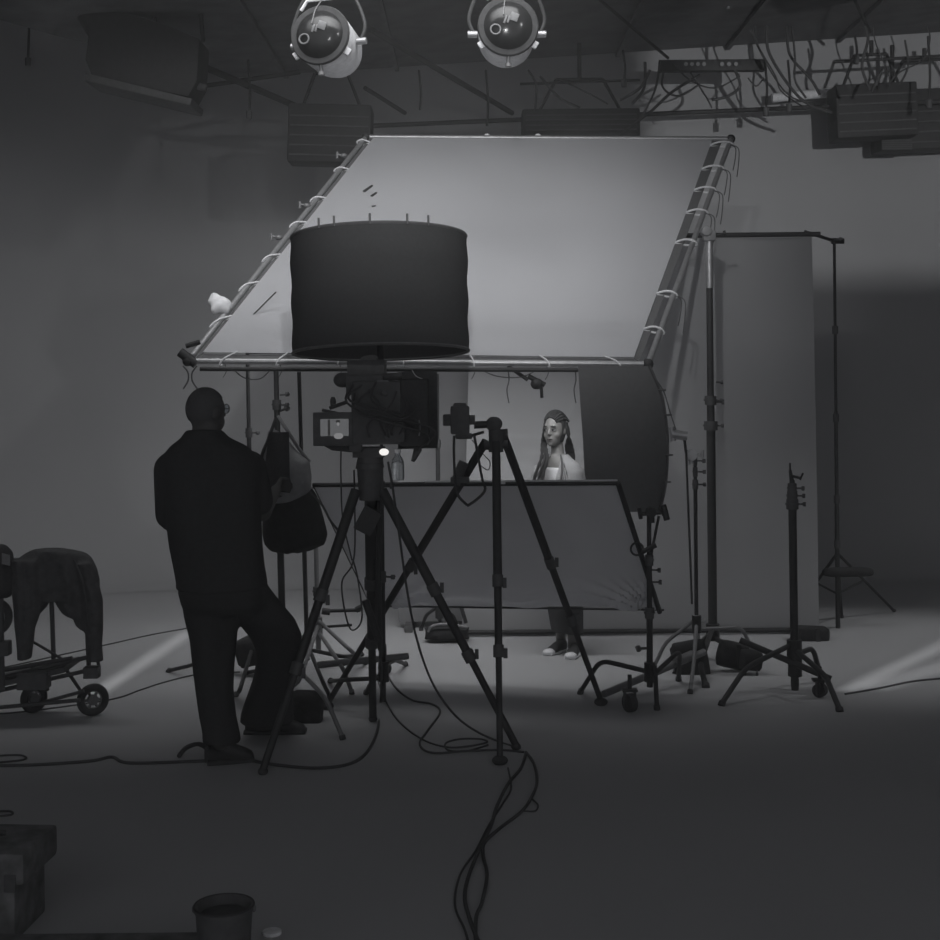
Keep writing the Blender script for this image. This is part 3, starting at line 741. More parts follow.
def oval(c, rx, ry, fwd, n=28, sq=.85):
    f_ = Vector(fwd).normalized(); s_ = Vector((f_.y, -f_.x, 0))
    return [Vector(c)+s_*rx*math.copysign(abs(math.cos(a))**sq, math.cos(a))+f_*ry*math.copysign(abs(math.sin(a))**sq, math.sin(a)) for a in [2*math.pi*k/n for k in range(n)]]

# ---- man, seen from behind ----
mn = thing('person', 'heavyset man in black seen from behind, short hair and glasses, standing at left', 'person', G(232, 762))
fw = Vector((.62, .78, 0)).normalized()
md = 6.95
body = MB()
# head
hc = P(206, 410, md)
def headshape(q):
    k = 1.0
    return Vector((q.x*(1-.12*max(0, -q.z)), q.y, q.z))
hr = Matrix(((fw.y, fw.x, 0), (-fw.x, fw.y, 0), (0, 0, 1)))   # local x = side, y = forward
body.ell(hc, (.082, .102, .108), hr, 24, 16, headshape)
body.ell(hc+fw*.03+Vector((0, 0, -.06)), (.066, .075, .062), hr, 20, 12)       # jaw
body.cone(hc+fw*.098+Vector((0, 0, .0)), .012, hc+fw*.118+Vector((0, 0, -.026)), .014, 8)   # nose
body.ell(hc+fw*.085+Vector((0, 0, -.055)), (.03, .02, .012), hr, 12, 8)
sd = Vector((fw.y, -fw.x, 0))
for s_ in (-1, 1):
    body.ell(hc+sd*s_*.086-fw*.005+Vector((0, 0, -.01)), (.010, .022, .032), hr, 12, 8)
neck = P(203, 436, md)
body.cone(hc+Vector((0, 0, -.06)), .066, P(206, 446, md), .078)
# forearms and hands
lsh, lel, lha = P(172, 470, md-.03), P(169, 520, md+.02), P(212, 556, md+.28)
rsh, rel, rha = P(249, 468, md+.08), P(262, 512, md+.22), P(276, 490, md+.55)
body.cone(lel, .05, lha, .032); body.cone(lsh, .05, lel, .05); body.cone(rel, .048, rha, .03); body.cone(rsh, .05, rel, .05)
hand(body, lha, (lha-lel), (0, 0, 1), 1.05, .7); hand(body, rha, (rha-rel), (-1, 0, .3), 1.05, .8)
body.cone(P(210, 590, md), .09, P(214, 680, md-.05), .06); body.cone(P(214, 680, md-.05), .06, P(219, 742, md-.08), .045)
body.cone(P(240, 592, md), .09, P(280, 642, md+.15), .06); body.cone(P(280, 642, md+.15), .06, P(268, 712, md+.38), .045)
body.build('body', M['skinm'], mn, remesh=.009, sm_it=3)
# hair cap
hb = MB().ell(hc+Vector((0, 0, .006))-fw*.004, (.087, .106, .109), hr, 28, 18, lambda q: headshape(q) if (q.y < .55 or q.z > .35) else headshape(Vector((q.x*.8, q.y*.85, q.z*.8))))
hb.v = [p if p.z > hc.z-.055 else Vector((lerp(p.x, hc.x, .25), lerp(p.y, hc.y, .25), p.z)) for p in hb.v]
hb.build('hair', M['hair'], mn)
# glasses
gl = MB(); e0 = hc+fw*.092+Vector((0, 0, .004))
for s_ in (-1, 1):
    gl.torus(e0+sd*s_*.034+fw*.012, fw, .023, .0022, 20, 6)
    gl.cyl(e0+sd*s_*.06+fw*.01, hc+sd*s_*.088-fw*.01+Vector((0, 0, .01)), .0022, seg=6)
gl.cyl(e0-sd*.012+fw*.012, e0+sd*.012+fw*.012, .002, seg=6)
gf = gl.build('glasses', M['black'], mn)
MB().ell(e0+sd*.034+fw*.012, (.021, .002, .021), hr, 14, 8).ell(e0-sd*.034+fw*.012, (.021, .002, .021), hr, 14, 8).build('lens', M['glass'], gf)
# shirt
sh = MB(); rows = [(430, 204, 17.5, .09), (438, 205, 24, .12), (446, 208, 38, .14), (456, 210, 47, .165), (472, 212, 50, .19), (495, 213, 48, .205), (520, 214, 47, .215), (545, 216, 46, .21), (565, 219, 45, .2), (582, 222, 45, .195), (588, 222, 45.5, .195)]
fs_ = Vector((.35, .94, 0))
rg = []
for y, x, hw, dp2 in rows: rg.append(oval(P(x, y, md), hw*md/F, dp2, (0.0, 1, 0), 36, .9))
sh.ring_loft(rg)
sh.cone(lsh, .092, lsh.lerp(lel, .9), .07); sh.cone(rsh, .09, rsh.lerp(rel, .75), .075)
sh.torus(P(204, 434, md), (0, .15, 1), .082, .018)
sh.cone(P(181, 452, md), .05, lsh, .085); sh.cone(P(232, 450, md), .05, rsh, .085)
sh.build('shirt', M['shirt'], mn, remesh=.012, sm_it=5)
# trousers
trs = MB(); 
trs.ring_loft([oval(P(222, 578, md), 43*md/F, .17, (0, 1, 0)), oval(P(224, 592, md), 45*md/F, .18, (0, 1, 0)), oval(P(226, 604, md), 44*md/F, .17, (0, 1, 0)), oval(P(226, 612, md), 36*md/F, .14, (0, 1, 0))])
def leg(mb_, rows_):
    mb_.ring_loft([oval(P(x, y, dd), hw*dd/F, hw*dd/F*1.05, (0, 1, 0), 24, 1) for y, x, hw, dd in rows_])
leg(trs, [(590, 205, 24, md), (615, 211, 27, md), (640, 213.5, 23.5, md-.02), (665, 213.5, 21, md-.03), (690, 214.5, 19, md-.05), (715, 217.5, 18.5, md-.07), (732, 221, 18.5, md-.08), (742, 222, 19.5, md-.08)])
leg(trs, [(588, 243, 26, md+.02), (605, 254, 28, md+.06), (620, 266, 29, md+.1), (636, 276, 26, md+.15), (652, 279, 22, md+.2), (675, 275, 21, md+.28), (695, 270, 23, md+.35), (712, 267, 26, md+.40), (722, 267, 27, md+.42)])
trs.build('trousers', M['trouser'], mn, remesh=.012, sm_it=5)
def shoe(mb_, heel, toe, w_=.05, h=.08):
    heel, toe = Vector(heel), Vector(toe); d_2 = (toe-heel).normalized(); s2 = Vector((-d_2.y, d_2.x, 0)); L = (toe-heel).length; rg = []
    for t, ww, hh2 in ((0, .5, .7), (.06, .75, 1.05), (.25, .85, 1.1), (.45, .85, .95), (.65, 1.0, .68), (.85, .92, .52), (.96, .6, .4), (1, .25, .25)):
        c_2 = heel+d_2*L*t; r_ = []
        for k in range(16):
            a = 2*math.pi*k/16; zz = max(0, .5+.5*math.sin(a)*1.0); zz = zz**.8
            r_.append(c_2+s2*w_*ww*math.copysign(abs(math.cos(a))**.6, math.cos(a))+Vector((0, 0, h*hh2*zz)))
        rg.append(r_)
    return mb_.ring_loft(rg)
h1 = G(208, 764); t1_ = G(252, 764)+Vector((0, .06, 0)); 
so = shoe(MB(), h1+Vector((-.02, .02, 0)), t1_, .052, .12).build('shoe', M['shoe'], mn)
h2 = G(246, 733); so2 = shoe(MB(), h2, G(306, 733), .055, .11).build('shoe', M['shoe'], mn)
for o2, hh3, tt3 in ((so, h1, t1_), (so2, h2, G(306, 733))):
    MB().tube([hh3+Vector((-.005, 0, .008)), hh3.lerp(tt3, .5)+Vector((0, 0, .008)), tt3+Vector((0, 0, .008))], [.05, .055, .04], 10).build('sole', M['rubber'], o2)
    z_ = o2.children[-1]
    for v in z_.data.vertices:
        zz = v.co.z+WL[z_.name].z; v.co.z = max(.001, min(.022, zz))-WL[z_.name].z
MB().tube(catmull([G(207, 748, .09), G(198, 744, .06), G(186, 748, .03), G(179, 756, .01)], 5), .012, 6).build('hanging_strap', M['fab'], mn)

# ---- woman ----
wd = 9.45
wm = thing('person', 'young woman with long dark braids in a light blazer and white top behind the reflector', 'person', G(565, 656))
fw2 = Vector((-.50, -.86, 0)).normalized(); sd2 = Vector((-fw2.y, fw2.x, 0))   # side: her left is image right
hr2 = Matrix(((sd2.x, fw2.x, 0), (sd2.y, fw2.y, 0), (0, 0, 1)))
hw_ = P(555, 430, wd)
wb_ = MB()
def fl_(x, y, z): return hw_+sd2*x+fw2*y+Vector((0, 0, z))
def face(q):
    x, y, z = q
    t = max(0, -z)
    x *= (1-.30*t*t); 
    return Vector((x, y*(1-.05*t), z))
wb_.ell(fl_(0, 0, .012), (.067, .090, .110), hr2, 36, 24, face)
wb_.ell(fl_(0, .030, -.055), (.050, .057, .056), hr2, 24, 16)         # jaw
wb_.ell(fl_(0, .062, -.092), (.022, .019, .018), hr2, 14, 8)          # chin
for s_ in (-1, 1):
    wb_.ell(fl_(s_*.030, .044, -.030), (.031, .034, .034), hr2, 14, 8)       # cheek
    wb_.ell(fl_(s_*.028, .078, .028), (.022, .009, .006), hr2, 12, 8)       # brow
    wb_.ell(fl_(s_*.069, -.005, -.006), (.009, .018, .028), hr2, 12, 8)      # ear
wb_.cone(fl_(0, .086, .016), .006, fl_(0, .100, -.020), .009, 10)
wb_.ell(fl_(-.009, .094, -.026), (.008, .009, .006), hr2, 10, 6).ell(fl_(.009, .094, -.026), (.008, .009, .006), hr2, 10, 6)
wb_.ell(fl_(0, .066, -.060), (.030, .016, .030), hr2, 16, 10)
wb_.cone(hw_+Vector((.012, .02, -.07)), .042, P(558, 460, wd), .046)
# chest, arms, legs
wb_.ring_loft([oval(P(558, 455, wd), .055, .05, fw2), oval(P(558, 462, wd), .10, .07, fw2), oval(P(559, 472, wd), .145, .09, fw2), oval(P(560, 500, wd), .15, .11, fw2), oval(P(561, 525, wd), .125, .1, fw2), oval(P(562, 550, wd), .17, .12, fw2)])
wsL, wsR = P(540, 472, wd), P(577, 474, wd+.04)
weL, weR = P(533, 513, wd-.02), P(585, 515, wd+.04)
whL, whR = P(538, 552, wd-.14), P(578, 556, wd-.12)
for a, b, c in ((wsL, weL, whL), (wsR, weR, whR)):
    wb_.cone(a+Vector((0, 0, -.02)), .034, b, .034); wb_.cone(b, .034, c, .025)
hand(wb_, whL, Vector((.15, -.3, -1)), Vector((0, -1, 0)), .9, .4); hand(wb_, whR, Vector((-.15, -.3, -1)), Vector((0, -1, 0)), .9, .4)
fL, fR = G(560, 652), G(572, 655)
for hx, kx, an in ((P(555, 555, wd), P(558, 602, wd-.03), fL+Vector((.01, .05, .09))), (P(570, 555, wd), P(573, 604, wd-.02), fR+Vector((.01, .05, .09)))):
    wb_.cone(hx, .085, kx, .056); wb_.cone(kx, .056, an, .034); wb_.cone(an, .034, an-Vector((0, .0, .04)), .036)
wb_.build('body', M['skinw'], wm, remesh=.0065, sm_it=6)
for s_ in (-1, 1):
    e = MB().ell(fl_(s_*.030, .078, .004), (.0135, .009, .0065), hr2, 14, 10).build('eye', M['eye'], wm)
    MB().ell(fl_(s_*.030-.003, .0875, .003), (.0058, .003, .006), hr2, 10, 8).build('iris', M['iris'], e)
    MB().ell(fl_(s_*.030, .086, .0095), (.0155, .006, .003), hr2, 12, 6).build('eyelid', M['hairb'], wm)
    MB().tube([fl_(s_*.014, .094, .026), fl_(s_*.030, .093, .031), fl_(s_*.047, .080, .027)], [.0028, .0032, .0018], 6).build('eyebrow', M['hairb'], wm)
MB().ell(fl_(0, .083, -.056), (.021, .006, .0050), hr2, 16, 8).ell(fl_(0, .081, -.067), (.019, .007, .0060), hr2, 16, 8).build('lips', M['lip'], wm)
MB().tube([fl_(-.021, .082, -.0615), fl_(0, .090, -.0615), fl_(.021, .082, -.0615)], .0014, 5).build('mouth_line', M['iris'], wm)
# braids
hrb = MB()
rows_ = 17
cap = MB().ell(fl_(0, -.008, .022), (.075, .096, .108), hr2, 40, 26)
def capfix(p):
    q = p-hw_; x = q.dot(sd2); y = q.dot(fw2); z = q.z
    if y > .030 and z < .088-abs(x)*.5: return hw_+(q*.80)
    if z < -.045: return hw_+(q-Vector((0, 0, z+.045)))*.9+Vector((0, 0, -.04))
    return p
cap.v = [capfix(p) for p in cap.v]
cap.build('hair', M['hairb'], wm)
random.seed(9)
def braid(pts, r, root, nm='braid'):
    pp = catmull(pts, 9); rs = [r*(1+.22*math.sin(i*1.5)) for i in range(len(pp))]; MB().tube(pp, rs, 7).build(nm, M['hairb'], root)
for k in range(11):   # cornrows over the scalp, from the hairline to the back
    lx = lerp(-1.05, 1.05, k/10); pts = []
    for t in (.62, .95, 1.3, 1.7, 2.1, 2.5):
        dx, dy, dz = math.sin(lx)*math.sin(min(t, 1.57))*1.0, math.cos(t), math.sin(t)*math.cos(lx)
        pts.append(fl_(dx*.078, -.008+dy*.097*math.cos(lx*.5), .022+dz*.110))
    braid(pts, .0068, wm)
for k in range(9):  # falling in front of the shoulder on the left of the picture
    a = k/8; o3 = Vector((random.uniform(-.008, .008), random.uniform(-.01, .01), 0))
    x0 = -.066+.012*a
    braid([fl_(x0, .015-.05*a, .05), fl_(x0-.014, .02-.04*a, -.03), fl_(-.085+.02*a, .03-.02*a, -.10), P(lerp(541, 548, a), 458, wd-.12)+o3, P(lerp(534, 543, a), 478, wd-.15)+o3, P(lerp(531, 541, a), 500, wd-.16)+o3], .0085, wm)
for k in range(8):  # falling behind on the right
    a = k/7; x0 = .070-.012*a
    braid([fl_(x0, -.01-.05*a, .05), fl_(x0+.012, -.03-.04*a, -.03), P(lerp(572, 566, a), 446, wd+.05), P(lerp(574, 567, a), 458, wd+.09), P(lerp(574, 566, a), 492, wd+.13)], .0088, wm)
# white top
tp_ = MB().ring_loft([oval(P(555, 467, wd-.012), .115, .092, fw2, sq=1), oval(P(557, 476, wd-.01), .118, .112, fw2), oval(P(559, 500, wd), .13, .125, fw2), oval(P(560, 528, wd), .132, .112, fw2), oval(P(561, 545, wd), .15, .125, fw2)])
tp_.build('white_top', M['top'], wm, remesh=.009, sm_it=2)
# blazer : open shell
bz = MB(); rowsb = [(454, .066, .066, .45), (458, .092, .078, .5), (464, .148, .09, .56), (471, .174, .108, .62), (482, .182, .128, .66), (500, .19, .14, .64), (525, .168, .135, .60), (550, .195, .145, .5), (575, .205, .15, .55), (588, .205, .15, .6)]
nn = 34; ro = []
for sidx in (0, 1):
    for y, rx, ry, op in rowsb:
        c_ = P(558.5+(y-455)*.03, y, wd)
        rg_ = []
        for k in range(nn+1):
            a = math.pi/2+op+(2*math.pi-2*op)*k/nn
            q2 = c_+sd2*(rx-.012*sidx)*math.cos(a)+fw2*(ry-.012*sidx)*math.sin(a)
            rg_.append(q2)
        ro.append(rg_)
R_ = len(rowsb); W_ = nn+1
for rg_ in ro: bz.v += rg_
for j in range(R_-1):
    for k in range(nn):
        q0 = j*W_+k; bz.f.append((q0, q0+1, q0+W_+1, q0+W_)); q1 = (R_+j)*W_+k; bz.f.append((q1, q1+W_, q1+W_+1, q1+1))
for j in range(R_-1):
    for k in (0, nn): q0 = j*W_+k; q1 = (R_+j)*W_+k; bz.f.append((q0, q0+W_, q1+W_, q1))
for k in range(nn):
    for j in (0, R_-1): q0 = j*W_+k; q1 = (R_+j)*W_+k; bz.f.append((q0, q1, q1+1, q0+1))
for a, b, c in ((wsL, weL, whL), (wsR, weR, whR)):
    bz.cone(a, .056, b, .052); bz.cone(b, .056, b.lerp(c, .9), .046)
bl_ = bz.build('blazer', M['blazer'], wm, remesh=.008, sm_it=2)
for s_ in (-1, 1):   # lapels
    n0 = P(558.5, 456, wd)+sd2*s_*.052+fw2*.05; n1 = P(559, 474, wd)+sd2*s_*.105+fw2*.115; n2 = P(560, 500, wd)+sd2*s_*.09+fw2*.14; n3 = P(559, 478, wd)+sd2*s_*.045+fw2*.14
    MB().sheet([n0, n1, n2, n3] if s_ > 0 else [n0, n3, n2, n1], 6, 6, None, .010).build('lapel', M['blazer'], bl_)
for s_, k_ in ((-1, .8), (1, 1)):
    MB().tube(catmull([P(558.5, 454, wd)+sd2*s_*.045+fw2*.055, P(558.8, 464, wd)+sd2*s_*.075*k_+fw2*.10, P(559, 474, wd)+sd2*s_*.082*k_+fw2*.128, P(559.5, 486, wd)+sd2*s_*.070*k_+fw2*.145], 5), .006, 6).build('lapel_seam', M['wtr'], bl_)
wt = MB().ring_loft([oval(P(561, 542, wd), .13, .11, fw2), oval(P(562, 560, wd), .175, .13, fw2), oval(P(563, 575, wd), .17, .12, fw2)])
leg(wt, [(565, 556, 13.5, wd), (590, 557, 12, wd-.01), (612, 559, 11, wd-.02), (632, 561, 9.5, wd)])
leg(wt, [(565, 570, 13.5, wd), (590, 571, 12, wd), (612, 573, 10.5, wd), (634, 574.5, 9.0, wd+.01)])
wt.build('trousers', M['wtr'], wm, remesh=.011, sm_it=3)
for ft, dx, dy in ((fL, -.13, -.17), (fR, -.06, -.2)):
    hl = ft+Vector((.035, .05, 0)); s1 = shoe(MB(), hl, hl+Vector((dx, dy, 0)), .042, .075).build('sneaker', M['shoe'], wm)
    dd = Vector((dx, dy, 0)); MB().ell(hl+dd*.88+Vector((0, 0, .022)), (.042, .05, .022), Matrix.Rotation(math.atan2(-dx, dy)+math.pi, 3, 'Z')).build('toe_cap', M['white'], s1)
    s3 = MB().tube([hl+Vector((0, 0, .01)), hl+dd*.5+Vector((0, 0, .01)), hl+dd*1.02+Vector((0, 0, .01))], [.045, .046, .036], 12).build('sole', M['white'], s1)
    for v in s3.data.vertices: v.co.z = max(.001, min(.018, v.co.z))

# =====================================================================
# EQUIPMENT CART + JACKET (left edge)
# =====================================================================
g0 = G(60, 712)
ct = thing('equipment_cart', 'low wheeled equipment cart at the left edge with upright posts', 'cart', (g0.x, g0.y, 0))
def wheel(c, r, ax, root, m='rubber'):
    ax = Vector(ax).normalized(); w_2 = MB().torus(c, ax, r-.022, .022, 30, 10).build('wheel', M[m], root)
    h_ = MB().cyl(c-ax*.014, c+ax*.014, .03, seg=16)
    x, y, _ = basis(ax)
    for i in range(6):
        a = math.pi*i/3; h_.cyl(c, c+(x*math.cos(a)+y*math.sin(a))*(r-.03), .009, seg=6)
    h_.torus(c, ax, r-.04, .008, 24, 6); h_.build('wheel_hub', M['alud'], w_2)
    return w_2
ga = G(93, 716); gb = G(34, 713); wheel(ga+Vector((0, 0, .092)), .092, (.5, -.86, 0), ct); wheel(gb+Vector((0, 0, .085)), .085, (.75, -.65, 0), ct)
gc = G(-45, 730); wheel(gc+Vector((0, 0, .092)), .092, (.5, -.86, 0), ct)
gd = G(-8, 600, 0.60); wheel(P(-8, 617, 7.7), .11, (.25, -.97, 0), ct)
fr = MB()
for a, b, r in (((-50, 690), (97, 655), .012), ((-50, 702), (98, 668), .012), ((-40, 678), (72, 658), .012), ((-50, 712), (80, 700), .011), ((40, 703), (84, 691), .01), ((30, 640), (64, 660), .008)):
    fr.cyl(P(*a, 7.8), P(*b, 7.75), r)
for a, b in (((-50, 690), (0, 660)), ((60, 660), (80, 690)), ((97, 655), (99, 668)), ((30, 664), (48, 690))): fr.cyl(P(*a, 7.8), P(*b, 7.9), .01)
fr.box(P(20, 676, 7.85), (.6, .3, .03), Matrix.Rotation(math.radians(-12), 3, 'Y')).box(P(34, 680, 7.7), (.16, .1, .09)).box(P(92, 672, 7.75), (.08, .07, .06))
fr.build('deck_frame', M['black'], ct, bevel=0)
MB().tube([P(54, 668, 7.8), P(50, 560, 7.8)], .013).build('post', M['black'], ct)
MB().tube([P(89, 668, 7.85), P(84, 562, 7.85)], .013).build('post', M['black'], ct)
MB().tube([P(-30, 560, 7.8), P(88, 560, 7.85)], .013).build('rail', M['black'], ct)
MB().tube([P(2, 690, 7.7), P(0, 560, 7.7)], .016).build('post', M['black'], ct)
MB().box(P(2, 648, 7.68), (.09, .08, .08)).build('latch_block', M['black'], ct, bevel=.01)
jk = thing('hung_jacket', 'dark jacket draped over the posts of the cart, its sleeves hanging down', 'jacket', P(55, 664, 7.8))
def softshape(rows3, dd, dep, mb_):
    rr_ = []; n = 22
    for i, (y, xl, xr) in enumerate(rows3):
        c_ = P((xl+xr)/2, y, dd); hw = (xr-xl)/2*dd/F
        rr_.append([c_+Vector((hw*math.cos(a), (dep*math.sin(a))*(1+.25*math.sin(4*math.cos(a)*3+i*.5)), 0)) for a in [2*math.pi*k/n for k in range(n)]])
    mb_.ring_loft(rr_); return mb_
j = MB()
softshape([(549, 34, 60), (551, 29, 78), (553, 25, 86), (558, 18, 92), (568, 12, 97), (580, 12, 100), (592, 13, 100), (600, 14, 98)], 7.8, .085, j)
softshape([(590, 20, 52), (606, 24, 48), (616, 26, 38)], 7.78, .05, j)
softshape([(592, 52, 96), (604, 56, 94), (613, 62, 93), (617, 68, 92)], 7.8, .06, j)
softshape([(600, 70, 98), (618, 73, 96), (626, 76, 94), (630, 82, 92)], 7.8, .05, j)
softshape([(560, 12, 40), (590, 12, 42), (615, 14, 40), (628, 15, 35), (645, 17, 33), (659, 18, 31)], 7.72, .06, j)
softshape([(562, 76, 92), (580, 78, 98), (600, 82, 103), (625, 85, 103), (645, 87, 102), (661, 88, 103)], 7.76, .055, j)
j.build('jacket_body', M['jacket'], jk, remesh=.012, sm_it=3)
MB().tube(catmull([P(74, 560, 7.7), P(82, 580, 7.68), P(86, 605, 7.68), P(88, 625, 7.69)], 5), .006, 6).build('seam', M['jacket'], jk)
hb_ = thing('shoulder_bag', 'dark satchel hooked on the cart at the extreme left edge', 'bag', P(2, 598, 7.75))
softshape([(545, -30, 6), (552, -34, 13), (570, -34, 15), (590, -34, 14), (598, -28, 10)], 7.72, .08, MB()).build('body', M['fab'], hb_, remesh=.012)
MB().sheet([P(2, 553, 7.61), P(10, 555, 7.61), P(10, 566, 7.6), P(2, 564, 7.6)], 2, 2, None, .004).build('badge', M['alud'], hb_)

# =====================================================================
# FOREGROUND
# =====================================================================
x0, x1 = P(-60, 870, 4.9).x, P(43, 870, 4.9).x
cs = thing('lidded_crate', 'scuffed dark lidded crate at the lower left corner of the frame', 'crate', ((x0+x1)/2, 4.87, 0))
rz = Matrix.Rotation(math.radians(-4), 3, 'Z')
cx_ = (x0+x1)/2; wx = x1-x0
MB().box((cx_-.02, 4.9, .10), (wx-.04, .28, .20), rz).build('base', M['case'], cs, bevel=.012)
MB().box((cx_, 4.9, .255), (wx, .32, .11), rz).build('lid', M['case'], cs, bevel=.018)
MB().box((x1-.06, 4.735, .21), (.04, .02, .06), rz).build('latch', M['black'], cs, bevel=.004)
MB().tube(catmull([(x0+.05, 4.85, .315), (x0+.15, 4.88, .33), (x0+.22, 4.93, .315)], 6), .01, 6).build('handle', M['rubber'], cs)
a_1 = P(-60, 935, 4.6).x; b_1 = P(203, 935, 4.6).x
fc = thing('flat_case', 'low flat black case lying along the bottom left edge of the frame', 'case', ((a_1+b_1)/2, 4.42, 0))
MB().box(((a_1+b_1)/2, 4.42, .045), (b_1-a_1, .38, .09)).build('shell', M['case'], fc, bevel=.008)
MB().box((b_1-.02, 4.5, .07), (.03, .03, .045)).build('corner_guard', M['alud'], fc, bevel=.003)
bc = P(224, 905, 4.5); 
bk = thing('bucket', 'small dark open bucket in the foreground at the bottom edge', 'bucket', (bc.x, 4.5, 0))
n = 32; zt_ = bc.z
def rg3(r, z): return [Vector((bc.x+r*math.cos(a), 4.5+r*math.sin(a), z)) for a in [2*math.pi*k/n for k in range(n)]]
MB().ring_loft([rg3(.005, .0), rg3(.078, .0), rg3(.092, zt_), rg3(.097, zt_), rg3(.097, zt_-.012), rg3(.095, zt_+.003), rg3(.087, zt_), rg3(.074, .012), rg3(.005, .012)]).build('shell', M['black'], bk)
MB().torus(Vector((bc.x, 4.5, zt_)), (0, 0, 1), .095, .004, 32, 6).build('rim', M['stand'], bk)
for s_ in (-1, 1): MB().ell(Vector((bc.x+s_*.097, 4.5, zt_-.012)), (.007, .012, .012), nu=8, nv=6).build('lug', M['alud'], bk)
MB().ell(Vector((bc.x, 4.5, zt_-.03)), (.08, .08, .01), nu=24, nv=8).build('contents', M['rubber'], bk)
g = G(272, 934); MB_l = MB().cyl(g, g+Vector((0, 0, .012)), .033, seg=24)
tag(MB_l.build('puck', M['white'], bevel=.003), 'small pale round puck on the floor right of the bucket', 'puck')

# =====================================================================
# CABLES
# =====================================================================
def cable(label, pts, r=.007, name='floor_cable', group=None):
    pp = catmull(pts, 8); o = MB().tube(pp, r, 8).build(name, M['cable'])
    return tag(o, label, 'cable', group)
def gz(lst, r=.007): return [G(x, y, r) for x, y in lst]
cable('thick floor cable from the left edge past the shoes of the man', gz([(-40, 766), (30, 765), (90, 761), (112, 757), (130, 763), (200, 761), (240, 759), (270, 764), (320, 768), (358, 760), (376, 735), (381, 700)], .008)+[P(381, 670, 7.55), P(378, 620, 7.45), P(376, 560, 7.4)], .008)
cable('cable hanging from the cinema camera in a long curve to the floor', [P(388, 462, 7.05), P(393, 490, 7.0), P(400, 540, 7.0), P(407, 590, 7.05), P(417, 640, 7.08), P(432, 682, 7.1), P(452, 712, 7.14), P(474, 730, 7.25), G(500, 742, .006), G(520, 748, .007)], .006, 'camera_cable')
cable('cable looping from the small caster beside the central tripod leg to the floor coil', gz([(386, 672), (396, 688), (412, 700), (432, 704), (440, 712), (428, 730), (420, 742), (424, 750), (438, 753), (465, 751), (500, 750), (524, 752)], .006), .006)
cable('thin cable with an oval coil on the floor left of the front tripod foot', gz([(374, 668), (382, 692), (396, 718), (420, 738), (446, 747), (470, 746), (487, 742), (480, 739), (460, 739), (446, 743), (448, 750), (466, 751), (488, 745)], .005), .005)
cable('foreground cable running from the tripod feet straight to the bottom edge', gz([(526, 753), (521, 768), (508, 784), (497, 806), (491, 826), (480, 848), (468, 878), (465, 900), (472, 925), (482, 950)], .007), .0075)
cable('foreground cable bowing out to the right and back before the bottom edge', gz([(526, 752), (534, 764), (537, 782), (531, 798), (521, 812), (500, 828), (485, 842), (483, 855), (487, 875), (482, 902), (476, 918), (476, 950)], .007), .007)
cable('thin cable making the leftmost strand of the foreground bundle', gz([(508, 768), (511, 788), (503, 803), (489, 825), (476, 850), (460, 875), (455, 905), (465, 930), (470, 950)], .005), .0045)
cable('small loop of cable beside the right-hand foreground cable', gz([(532, 799), (538, 805), (535, 811), (524, 811)], .004), .004)
cable('thin cable crossing the floor behind the cart toward the man', gz([(-20, 672), (20, 664), (60, 655), (110, 644), (150, 635), (200, 626), (236, 620)], .004), .005)
cable('thin cable from the cart wheel toward the feet of the man', gz([(-30, 715), (20, 712), (108, 700), (140, 690), (165, 682), (200, 674), (240, 672)], .004), .005)
cable('thin cable on the floor at the far right edge beyond the last stand', gz([(845, 694), (880, 688), (915, 681), (960, 677)], .005), .006)
cable('short loop of cable entering at the left edge above the crate', gz([(-20, 813), (8, 811), (10, 815), (-20, 817)], .005), .005)
cable('flat loop of cable entering at the left edge beside the thick cable', gz([(-20, 757), (12, 755), (24, 756), (22, 760), (-20, 764)], .005), .005)
cable('thin cable dropping in a loop between the cinema tripod legs', [P(354, 470, 7.35), P(355, 540, 7.4), P(352, 565, 7.4), P(342, 582, 7.4), P(345, 612, 7.4), P(352, 630, 7.4), P(362, 618, 7.4), P(358, 580, 7.4), P(353, 560, 7.4)], .0045, 'hanging_cable')
cable('thin cable hanging straight from the monitor of the cinema camera', [P(341, 446, 7.1), P(341, 480, 7.15), P(343, 520, 7.3), P(352, 560, 7.39)], .004, 'hanging_cable')

# =====================================================================
# CEILING RIG
# =====================================================================
rig = 'tubes of the lighting grid'
def pipe(a, b, da, db, r, label, m='dark', group=None):
    o = MB().cyl(P(*a, da), P(*b, db), r).build('grid_pipe', M[m]); return tag(o, label, 'pipe', group)
M['pipe'] = mat('dark_pipe', .05, .6, .2)
pipe((345, 127), (960, 101), 13.3, 13.3, .022, 'long grid pipe running across above the top edge of the silk', 'pipe')
pipe((0, -20), (345, 127), 11.0, 13.2, .03, 'slanting grid pipe from the upper left corner down toward the silk', 'pipe')
pipe((372, 30), (512, 113), 11.2, 13.2, .025, 'slanting pipe between the two round lamps', 'pipe')
pipe((365, 88), (405, 113), 12.6, 13.2, .02, 'short slanting pipe left of the silk top edge', 'pipe')
pipe((190, 88), (300, 72), 12.4, 12.6, .02, 'short pipe right of the big dark lamp at upper left', 'pipe')
pipe((35, 28), (110, 22), 12, 12, .02, 'stub pipe left of the big dark lamp at upper left', 'pipe')
pipe((520, 84), (640, 80), 12.8, 12.8, .012, 'thin horizontal pipe right of the second round lamp', 'pipe')
pipe((833, 62), (940, 56), 12.6, 12.6, .014, 'thin horizontal pipe above the boxy lamp at upper right', 'pipe')
pipe((600, 0), (668, 58), 11.9, 12.9, .014, 'thin slanting pipe in the dark grid at centre', 'pipe')
pipe((850, -10), (870, 32), 11.7, 12.3, .014, 'thin slanting pipe in the dark grid at upper right', 'pipe')
